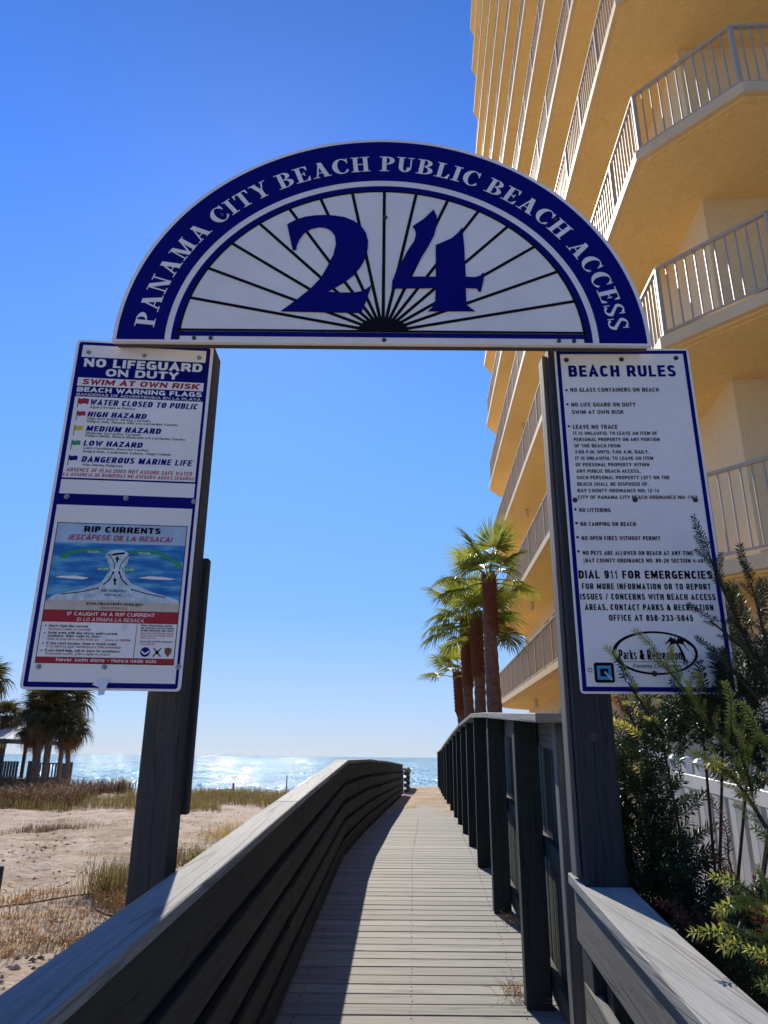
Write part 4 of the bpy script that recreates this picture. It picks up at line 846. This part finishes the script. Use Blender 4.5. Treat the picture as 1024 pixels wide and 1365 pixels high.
for i, (x, yv, h, s_, lb) in enumerate(((-15.1, 34, 3.3, 1.0, 'front cabbage palm left of the sign post with brown drooping skirt'), (-14.9, 35, 3.95, 1.05, 'tallest cabbage palm in the clump just below the lifeguard sign'),
        (-16.3, 35.5, 2.55, .8, 'low leaning cabbage palm closest to the pavilion roof'), (-13.9, 33.5, 2.6, .8, 'small cabbage palm nearest the sea side railing of the clump'), (-15.7, 34.6, 3.5, 1.05, 'slender cabbage palm at the back of the clump'))):
    palm(lb, (x + .2, yv, ground(x, yv) - .1), (x, yv, h), .11, .095, CFAN, 36, s_ * 1.1, 30 + i, gp, M['barkb'], .8, elr=(-60, 80), name='cabbage_palm')
palm('tall cabbage palm at the left edge of the picture above the pavilion roof', (-17.9, 33, 0), (-17.75, 33, EYE + 3.15), .18, .15, CFAN, 34, 1.0, 44, gp, M['barkb'], .8, elr=(-60, 80), name='cabbage_palm')
palm('short cabbage palm showing at the left edge just above the pavilion roof', (-19.1, 38, 0), (-19.1, 38, EYE + 1.75), .18, .15, CFAN, 30, .9, 45, gp, M['barkb'], .8, elr=(-40, 80), name='cabbage_palm')

# ------------------------------------------------------------------ pavilion at the left
pv = thing('pavilion', 'open beach pavilion with pale ribbed metal roof and timber deck at the left edge', 'pavilion', (-20, 38, 0))
px0, px1, py0, py1, ez, rz = -26.5, -17.6, 35.6, 41.2, EYE + .68, EYE + 1.42
ym = (py0 + py1) / 2
mb = MB(); e0 = [(px0, py0, ez), (px1, py0, ez), (px1, py1, ez), (px0, py1, ez)]; r0_, r1_ = (px0 + 1.5, ym, rz), (px1 - .8, ym, rz)
for f in ([e0[0], e0[1], r1_, r0_], [e0[1], e0[2], r1_], [e0[2], e0[3], r0_, r1_], [e0[3], e0[0], r0_]): mb.poly(f)
rfm = part('roof', mb.mesh('roof'), M['metalroof'], pv)
xx = px0 + .3
while xx < px1 - .1:
    tx = min(max(xx, px0 + 1.5), px1 - .8); part('roof_rib', MB().beam((xx, py0, ez + .02), (tx, ym, rz + .02), .05, .06).mesh('rib'), M['trim'], rfm); xx += .42
part('fascia', MB().beam((px0, py0 - .02, ez - .12), (px1, py0 - .02, ez - .12), .05, .2).mesh('f'), M['slat'], pv); part('fascia', MB().beam((px1 + .02, py0, ez - .12), (px1 + .02, py1, ez - .12), .05, .2).mesh('f'), M['slat'], pv)
xx = px0
while xx < px1: part('lattice_strip', MB().vbeam((xx, py0 + .05, ez - .42), (xx, py0 + .05, ez - .22), .05, .03).mesh('l'), M['trim'], pv); xx += .14
for xx in (px0 + .3, -23, px1 - 1.6, px1 - .3):
    for yv in (py0 + .3, py1 - .3): part('post', MB().vbeam((xx, yv, -.2), (xx, yv, ez - .05), .14, .14).mesh('p'), M['slat'], pv)
part('deck', MB().prism([(px0, py0), (-15.0, py0), (-15.0, 36.9), (-17, 36.9), (-17, py1), (px0, py1)], .12, .3).mesh('d'), M['slat'], pv)
xx = -26
while xx < -16.9: part('wall_slat', MB().vbeam((xx, py0 - .06, -.05), (xx, py0 - .06, EYE - .32), .11, .03).mesh('s'), M['slat'], pv); xx += .135
for a, e in (((-16.4, py0), (-15.0, py0)), ((-15.0, py0), (-15.0, 36.9)), ((-16.9, 36.9), (-15.0, 36.9))):
    part('deck_rail', MB().beam((*a, 1.08), (*e, 1.08), .1, .05).mesh('r'), M['slat'], pv); part('deck_rail', MB().beam((*a, .42), (*e, .42), .04, .08).mesh('r'), M['slat'], pv)
    n = int((Vector(e) - Vector(a)).length / .14)
    for q in range(n + 1): p = Vector(a).lerp(Vector(e), q / n); part('deck_baluster', MB().vbeam((p.x, p.y, .42), (p.x, p.y, 1.06), .045, .045).mesh('b'), M['slat'], pv)
for p in ((-14.98, py0 - .02, 1.62), (-16.4, py0, 1.2), (-15.0, 36.9, 1.15)): part('deck_post', MB().vbeam((p[0], p[1], -.2), p, .13, .13).mesh('p'), M['slat'], pv)

# ------------------------------------------------------------------ dune grass, posts, debris
def blades(n, fx, h, wd, rg, lean=.35, bend=.5):
    mb = MB()
    for _ in range(n):
        x, y = fx(); z = ground(x, y) - .01; an = rg.uniform(0, 6.28); l_ = rg.uniform(.1, lean) ; hh = h * rg.uniform(.45, 1.1); d = Vector((math.cos(an), math.sin(an), 0)); pn = Vector((-d.y, d.x, 0)) * wd * rg.uniform(.6, 1.2) / 2
        p0 = Vector((x, y, z)); p1 = p0 + Vector((0, 0, hh * .6)) + d * hh * l_ * .5; p2 = p0 + Vector((0, 0, hh * (1 - bend * l_))) + d * hh * l_ * 1.5
        mb.v += [tuple(p0 - pn), tuple(p0 + pn), tuple(p1 + pn * .8), tuple(p1 - pn * .8), tuple(p2)]; i = len(mb.v) - 5
        mb.f += [(i, i + 1, i + 2, i + 3), (i + 3, i + 2, i + 4)]
    me = bpy.data.meshes.new('grass'); me.from_pydata(mb.v, [], mb.f); return me
rg = random.Random(5)
def belt(y0, y1, x0, x1):
    def f():
        while True:
            x, y = rg.uniform(x0, x1), rg.uniform(y0, y1)
            if noise.noise((x * .35, y * .5, 7)) > -.28 + .5 * abs((y - (y0 + y1) / 2) / (y1 - y0)) and not (-.9 + .055 * y < x < 1.6 + .06 * y): return x, y
    return f
o = part('dune_grass', blades(26000, belt(25.2, 31.5, -22, 1.0), .42, .014, rg), M['reed'], kind='stuff'); o['label'] = 'belt of green and straw coloured dune grass below the sea'; o['category'] = 'grass'
o = part('dune_scrub', blades(14000, belt(26.0, 33, -24, -10.5), .75, .03, rg, .6), M['reedbrown'], kind='stuff'); o['label'] = 'reddish brown scrub in front of the pavilion'; o['category'] = 'scrub'
def sparse():
    while True:
        x, y = rg.gauss(-6.0, 3.6), 8 + abs(rg.gauss(0, 8))
        if noise.noise((x * .5, y * .4, 11)) > .18: return x, y
o = part('sparse_grass', blades(3600, sparse, .13, .009, rg, .95), M['drygrass'], kind='stuff'); o['label'] = 'sparse dry grass scattered over the sand'; o['category'] = 'grass'
gp = 'grass tufts on the near sand'
for lb, cx, cy, r_, n, h, mt in (
    ('tall green and straw grass tuft just left of the left sign post', -3.55, 10.6, .34, 620, .62, 'reed'), ('rusty low grass patch at the foot of the left sign post', -3.2, 10.1, .42, 378, .32, 'drygrass'),
    ('golden grass tuft right of the left sign post above the railing', -3.25, 14.3, .6, 700, .42, 'reed'), ('second golden tuft further along the railing towards the sea', -3.3, 18.0, .8, 700, .42, 'reed'),
    ('sprawling brown dry grass patch in the middle of the near sand', -3.75, 9.2, .85, 900, .10, 'drygrass'), ('matted dry patch nearest the railing on the left', -3.15, 8.4, .5, 546, .13, 'reedbrown'), ('dry brown grass clump at the lower left edge of the picture', -3.7, 7.8, .42, 420, .16, 'drygrass'), ('flattened dry patch beside the black stake', -4.5, 10.4, .6, 420, .16, 'drygrass'), ('small rusty scrub patch in the middle distance on the left sand', -8.2, 19.5, .9, 900, .22, 'reedbrown')):
    t_ = thing('grass_tuft', lb, 'grass', (cx, cy, ground(cx, cy)), gp)
    part('blades', blades(n, lambda: (rg.gauss(cx, r_ * .5), rg.gauss(cy, r_ * .6)), h, .009, rg, .95 if h < .3 else .7), M[mt], t_, kind='stuff')
o = part('deck_straw', (lambda: (lambda mb: mb.mesh('s'))(MB()))() if False else blades(1, lambda: (-6, 12), .1, .01, rg), M['drygrass'], kind='stuff'); bpy.data.objects.remove(o)
gp = 'dry straw caught along the fence foot'
for lb, cx, cy, zz in (('small wisp of orange straw on the planks at the foot of the nearest fence post', .74, 4.62, 0), ('pale straw tangle right of the nearest fence post at the bottom', 1.0, 4.35, 0), ('brown straw by the foot of the second fence post', .97, 6.0, 0)):
    mb = MB(); t_ = thing('straw_wisp', lb, 'straw', (cx, cy, zd(cy)), gp)
    for _ in range(60):
        p = Vector((rg.gauss(cx, .035), rg.gauss(cy, .06), zd(cy) + .004)); q = p + Vector((rg.gauss(0, .05), rg.gauss(0, .05), rg.uniform(.0, .07))); m_ = p.lerp(q, .5) + Vector((0, 0, .02)); mb.tube([p, m_, q], .0012, 3, False)
    part('straws', mb.mesh('s'), M['drygrass'], t_, kind='stuff')
gp = 'thin posts along the dune'
for i, (px_, yv, zt, lb) in enumerate(((-11.1, 30.5, EYE - .98, 'thin dark post on the dune left of the sign post'), (-10.55, 30.9, EYE - 1.12, 'short dark post touching the left sign post edge on the dune'), (-6.35, 33, EYE - 1.1, 'thin dark post on the dune right of the left sign post'), (-4.2, 34, EYE - .8, 'thin pole standing just above the railing near its kink'), (-3.55, 6.9, EYE - .98, 'black stake cut by the left edge of the picture'))):
    if i == 4: px_, yv, zt = -4.86, 10.2, EYE - 1.36
    t_ = thing('thin_post', lb, 'post', (px_, yv, ground(px_, yv)), gp); part('stake', MB().vbeam((px_, yv, ground(px_, yv) - .2), (px_, yv, zt), .07 if i != 3 else .04, .07, .3).mesh('st', .004), M['fence'], t_)
sfn = thing('sand_fence', 'row of thin slat stakes of a sand fence on the dune right of the palms', 'fence', (-12.6, 31, 0))
xx = -13.5
while xx < -9.0: part('fence_stake', MB().vbeam((xx, 31 + rg.uniform(-.1, .1), -.2), (xx + rg.uniform(-.04, .04), 31, .42 + rg.uniform(-.08, .14)), .03, .012).mesh('s'), M['slat'], sfn); xx += .21
# twigs and shell bits
mb = MB()
for _ in range(520):
    x, y = rg.uniform(-9, -1.2), 5 + abs(rg.gauss(0, 7)); z = ground(x, y) + .006; an = rg.uniform(0, 6.28); l_ = rg.uniform(.03, .16)
    d = Vector((math.cos(an), math.sin(an), rg.uniform(-.1, .3))) * l_; p = Vector((x, y, z)); mb.tube([p, p + d * .5 + Vector((0, 0, rg.uniform(0, .02))), p + d], [.006, .005, .002], 4, False)
o = part('twigs', mb.mesh('tw'), M['twig'], kind='stuff'); o['label'] = 'small twigs and debris strewn on the sand'; o['category'] = 'debris'
mb = MB()
for _ in range(3200):
    x, y = rg.uniform(-12, -1.0), 5.5 + abs(rg.gauss(0, 9))
    if noise.noise((x * .8, y * .6, 4)) < .08: continue
    s_ = rg.uniform(.008, .045); z = ground(x, y) + s_ * .2
    pts = [(x + s_ * math.cos(a) * rg.uniform(.7, 1.2), y + s_ * math.sin(a) * rg.uniform(.7, 1.2), z) for a in (0, 1.25, 2.5, 3.8, 5)]; i = len(mb.v); mb.v += pts + [(x, y, z + s_ * .6)]
    for k in range(5): mb.f.append((i + k, i + (k + 1) % 5, i + 5)); mb.uv.append([(0, 0)] * 3)
o = part('pebbles', mb.mesh('pb'), M['twig'], kind='stuff'); o['label'] = 'dark shell and debris bits on the sand'; o['category'] = 'debris'
for lb, pts in (('long dry branch lying on the sand at the lower left', [(-5.0, 9.6), (-4.4, 10.0), (-3.9, 10.2), (-3.5, 10.9)]), ('short forked dark twig on the sand near the sign post foot', [(-3.35, 9.55), (-3.15, 9.35), (-3.0, 9.45)])):
    t_ = MB().tube([(x, y, ground(x, y) + .03 + .02 * math.sin(x * 9)) for x, y in pts], [.016, .013, .010, .005][:len(pts)], 6).mesh('br'); o = part('dry_branch', t_, M['twig']); o['label'] = lb; o['category'] = 'branch'
# wind-blown sand lying on the planks
xs2 = [i * .1 for i in range(-6, 28)]; ys2 = [14 + i * .2 for i in range(112)]; vv = []; ff = []
for yv in ys2:
    for f in range(26):
        x = xl(yv) + .02 + (xr(yv) + .1 - xl(yv)) * f / 25; am = lerp(yv, [14, 16, 19, 24, 30, 34, 36], [-.035, -.016, .000, .018, .02, .0, -.02])
        vv.append((x, yv, zd(yv) + am + .024 * noise.noise((x * 2.2, yv * .7, 2)) + .008 * noise.noise((x * 9, yv * 4, 2)) + .012 * abs(f / 12.5 - 1)))
for j in range(len(ys2) - 1):
    for f in range(25): i = j * 26 + f; ff.append((i, i + 1, i + 27, i + 26))
me = bpy.data.meshes.new('drift'); me.from_pydata(vv, [], ff); me.shade_smooth(); o = part('sand_drift', me, M['sand'], kind='stuff'); o['label'] = 'wind-blown sand covering the far planks of the boardwalk'; o['category'] = 'sand'

# ------------------------------------------------------------------ white picket fence
pf_ = thing('picket_fence', 'white vinyl picket fence behind the shrubs on the right', 'fence', (2.1, 5, .2))
def xpf(y): return 2.0 + .0265 * y
def zpf(y): return EYE - .413 + .0576 * y
part('top_rail', MB().beam((xpf(2.2), 2.2, zpf(2.2) - .03), (xpf(6.45), 6.45, zpf(6.45) - .03), .05, .09).mesh('r', .004), M['vinyl'], pf_)
part('bottom_rail', MB().beam((xpf(2.2), 2.2, zpf(2.2) - .83), (xpf(6.45), 6.45, zpf(6.45) - .83), .05, .09).mesh('r', .004), M['vinyl'], pf_)
part('rail_bracket', MB().beam((xpf(6.4) - .07, 6.4, zpf(6.4) - .10), (xpf(6.4) - .02, 6.4, zpf(6.4) - .10), .07, .07).mesh('r', .004), M['vinyl'], pf_)
yy = 2.3
pm = MB().vbeam((0, 0, 0), (0, 0, 1.04), .045, .080).mesh('p', .004)
capm = MB(); capm.tube([(0, 0, 0), (0, 0, .012), (0, 0, .03), (0, 0, .042)], [.045, .048, .03, .004], 8)
pc = capm.mesh('c')
while yy < 6.4:
    o = part('picket', pm, M['vinyl'], pf_, at=(xpf(yy), yy, zpf(yy) - .95)); c_ = part('picket_cap', pc, M['vinyl'], o, at=(xpf(yy), yy, zpf(yy) + .09)); yy += .235

# ------------------------------------------------------------------ podocarpus shrubs
def spray(seed, n, L, mat_idx_split, ll=.05, lw=.006):
    rg_ = random.Random(seed); mb = MB(); mats = []
    pts = [Vector((L * f, .02 * math.sin(f * 4 + seed), .06 * L * math.sin(f * 3.1))) for f in [q / 6 for q in range(7)]]
    mb.tube(pts, [.0045, .004, .0035, .003, .0025, .002, .0012], 4, False); mats += [0] * (len(mb.f))
    for k in range(n):
        f = .05 + .95 * (k + .5) / n; i = min(5, int(f * 6)); p = pts[i].lerp(pts[i + 1], f * 6 - i); an = k * 2.399
        out = Vector((0, math.cos(an), math.sin(an))); tilt = .55 + .9 * max(0, f - .55) + rg_.uniform(-.15, .15)
        d = (Vector((1, 0, 0)) * tilt + out).normalized(); l_ = ll * rg_.uniform(.7, 1.1) * (1 - .35 * max(0, f - .7)); sd_ = d.cross(Vector((rg_.uniform(-.4, .4), rg_.uniform(-1, 1), 1))).normalized() * lw / 2
        q1 = p + d * l_ * .5; q2 = p + d * l_ + Vector((0, 0, -.15 * l_))
        i0 = len(mb.v); mb.v += [tuple(p), tuple(q1 + sd_), tuple(q2), tuple(q1 - sd_)]; mb.f.append((i0, i0 + 1, i0 + 2, i0 + 3)); mats.append(2 if f > mat_idx_split else 1)
    me = bpy.data.meshes.new('spray'); me.from_pydata(mb.v, [], mb.f); me.polygons.foreach_set('material_index', mats); return me
def spset(leafm, tipm, split, n=4, **k):
    out = []
    for s_ in range(n):
        me = spray(s_ + int(split * 100), 78, .30, split, **k)
        for m_ in (M['stem'], leafm, tipm): me.materials.append(m_)
        out.append(me)
    return out
DARK = spset(M['podo'], M['podo'], .9, lw=.011, ll=.055); TIP = spset(M['podo'], M['podonew'], .62, lw=.0105, ll=.052); NEW = spset(M['podonew'], M['podonew'], .3, lw=.011, ll=.052); RED = spset(M['podo'], M['podored'], .25, lw=.008)
def shrub(label, base, blobs, seed, group='podocarpus shrubs by the railing'):
    """blobs: (centre, radii, count, sprays)"""
    rg_ = random.Random(seed); t_ = thing('podocarpus_shrub', label, 'shrub', base, group); b0 = Vector(base)
    for c, rad, n, sets in blobs:
        c = Vector(c); mb = MB()
        mb.tube([b0, b0.lerp(c, .5) + Vector((rg_.uniform(-.06, .06), rg_.uniform(-.06, .06), 0)), c], [.008, .007, .005], 6); part('branch', mb.mesh('b'), M['stem'], t_)
        for k in range(n):
            while True:
                v = Vector((rg_.uniform(-1, 1), rg_.uniform(-1, 1), rg_.uniform(-1, 1)))
                if v.length < 1: break
            p = c + Vector((v.x * rad[0], v.y * rad[1], v.z * rad[2])); d = (v * .8 + Vector((rg_.uniform(-.5, .5), rg_.uniform(-.5, .5), .55))).normalized()
            me = rg_.choice(sets[0]) if (len(sets) == 1 or rg_.random() > sets[2]) else rg_.choice(sets[1])
            o = part('leaf_spray', me, None, t_, at=p); o.rotation_euler = (d.to_track_quat('X', 'Z') @ Matrix.Rotation(rg_.uniform(0, 6.28), 3, 'X').to_quaternion()).to_euler(); s_ = rg_.uniform(.5, .9) if 'dark' in label else rg_.uniform(.45, .8); o.scale = (s_, s_, s_)
    return t_
def arm(t_, pts, sets, step=.05, seed=1, sc=.6):
    """a long shoot with sprays along it"""
    rg_ = random.Random(seed); P_ = [Vector(p) for p in pts]; part('branch', MB().tube(P_, [.008 - .005 * i / (len(P_) - 1) for i in range(len(P_))], 5).mesh('b'), M['stem'], t_)
    for a, e in zip(P_, P_[1:]):
        n = max(1, int((e - a).length / step))
        for q in range(n):
            p = a.lerp(e, q / n); d = ((e - a).normalized() * .9 + Vector((rg_.uniform(-1, 1), rg_.uniform(-1, 1), rg_.uniform(-.5, .8))) * .8).normalized()
            o = part('leaf_spray', rg_.choice(sets), None, t_, at=p); o.rotation_euler = d.to_track_quat('X', 'Z').to_euler(); s_ = sc * rg_.uniform(.35, .65); o.scale = (s_, s_, s_)
    o = part('leaf_spray', sets[0], None, t_, at=P_[-1]); o.rotation_euler = (P_[-1] - P_[-2]).to_track_quat('X', 'Z').to_euler(); o.scale = (sc * .8,) * 3
def E_(x, y, z): return (x, y, EYE + z)
t_ = shrub('tallest podocarpus shrub covering the lower right corner of the beach rules sign', (1.38, 3.5, -.25), (
    (E_(1.55, 3.0, .42), (.13, .16, .16), 34, (DARK,)), (E_(1.34, 2.92, .20), (.14, .14, .10), 44, (DARK,)), (E_(1.60, 3.0, .14), (.13, .18, .16), 46, (DARK,)), (E_(1.54, 2.95, -.02), (.08, .12, .08), 16, (DARK, TIP, .4)),
    (E_(1.17, 3.15, .07), (.09, .1, .09), 22, (DARK, TIP, .3)), (E_(1.28, 3.0, .10), (.11, .12, .08), 24, (DARK,))), 1)
arm(t_, [E_(1.50, 2.85, .25), E_(1.38, 2.78, .50), E_(1.31, 2.75, .68), E_(1.28, 2.74, .78)], DARK, .026, 2, .62)
arm(t_, [E_(1.52, 2.85, .3), E_(1.45, 2.74, .48), E_(1.40, 2.68, .64)], DARK, .026, 3, .62)
arm(t_, [E_(1.48, 2.8, .25), E_(1.34, 2.7, .40), E_(1.20, 2.62, .48)], DARK, .035, 4, .5)
arm(t_, [E_(1.42, 2.8, .22), E_(1.30, 2.7, .30), E_(1.20, 2.62, .36)], DARK, .035, 14, .5)
arm(t_, [E_(1.28, 2.72, -.04), E_(1.22, 2.76, .10), E_(1.17, 2.78, .20), E_(1.12, 2.79, .28), E_(1.08, 2.8, .34)], NEW, .022, 5, .7)
arm(t_, [E_(1.30, 2.70, -.10), E_(1.26, 2.66, .02), E_(1.24, 2.64, .10)], NEW, .022, 6, .7)
arm(t_, [E_(1.10, 2.95, .08), E_(1.02, 2.88, .18), E_(.94, 2.82, .28)], TIP, .03, 7, .7)
arm(t_, [E_(1.10, 3.25, .05), E_(1.09, 3.25, .15), E_(1.06, 3.22, .22)], RED, .03, 27, .9)
arm(t_, [E_(1.33, 2.7, -.22), E_(1.28, 2.7, -.12), E_(1.20, 2.65, -.04), E_(1.14, 2.6, -.02)], NEW, .022, 8, .7)
arm(t_, [E_(1.45, 2.7, -.12), E_(1.38, 2.66, -.02), E_(1.32, 2.62, .06)], NEW, .025, 18, .7)
t_ = shrub('dark shaded podocarpus shrub between the right sign post and the picket fence', (1.2, 3.5, -.25), (
    (E_(1.16, 3.5, -.25), (.10, .2, .26), 80, (DARK,)), (E_(1.13, 3.4, -.55), (.13, .25, .22), 100, (DARK,)), (E_(1.14, 3.1, -.80), (.15, .25, .17), 100, (DARK,)), (E_(1.42, 3.3, -.78), (.22, .25, .12), 80, (DARK,))), 2)
arm(t_, [E_(1.3, 2.95, -.62), E_(1.29, 2.9, -.50), E_(1.26, 2.85, -.40), E_(1.25, 2.85, -.33)], RED, .03, 9, .8)
arm(t_, [E_(1.14, 2.7, -.66), E_(1.08, 2.65, -.58), E_(1.00, 2.58, -.52)], RED, .03, 10, .9)
t_ = shrub('low podocarpus shrub with yellow green tips at the right edge beside the railing', (1.25, 2.3, -.25), (
    (E_(1.28, 2.35, -.70), (.15, .3, .20), 90, (DARK, RED, .15)), (E_(1.4, 2.6, -.66), (.2, .25, .14), 50, (DARK,))), 3)
arm(t_, [E_(1.17, 2.2, -.60), E_(1.08, 2.12, -.50), E_(1.00, 2.1, -.44), E_(0.93, 2.08, -.43)], NEW, .022, 11, .7)
arm(t_, [E_(1.17, 2.2, -.55), E_(1.10, 2.15, -.42), E_(1.04, 2.12, -.36), E_(0.99, 2.1, -.34)], NEW, .022, 12, .7)
arm(t_, [E_(1.17, 2.1, -.62), E_(1.07, 2.03, -.54), E_(1.00, 2.0, -.50)], NEW, .022, 14, .7)
arm(t_, [E_(1.20, 2.2, -.45), E_(1.15, 2.15, -.34), E_(1.09, 2.12, -.28)], NEW, .025, 15, .7)
arm(t_, [E_(1.20, 2.3, -.50), E_(1.12, 2.25, -.40), E_(1.06, 2.2, -.36), E_(1.00, 2.16, -.36)], NEW, .022, 21, .75)
arm(t_, [E_(1.25, 2.3, -.60), E_(1.16, 2.22, -.52), E_(1.08, 2.16, -.47), E_(1.0, 2.12, -.46)], NEW, .022, 22, .75)
arm(t_, [E_(1.22, 2.2, -.66), E_(1.12, 2.1, -.60), E_(1.03, 2.05, -.56)], NEW, .024, 23, .7)
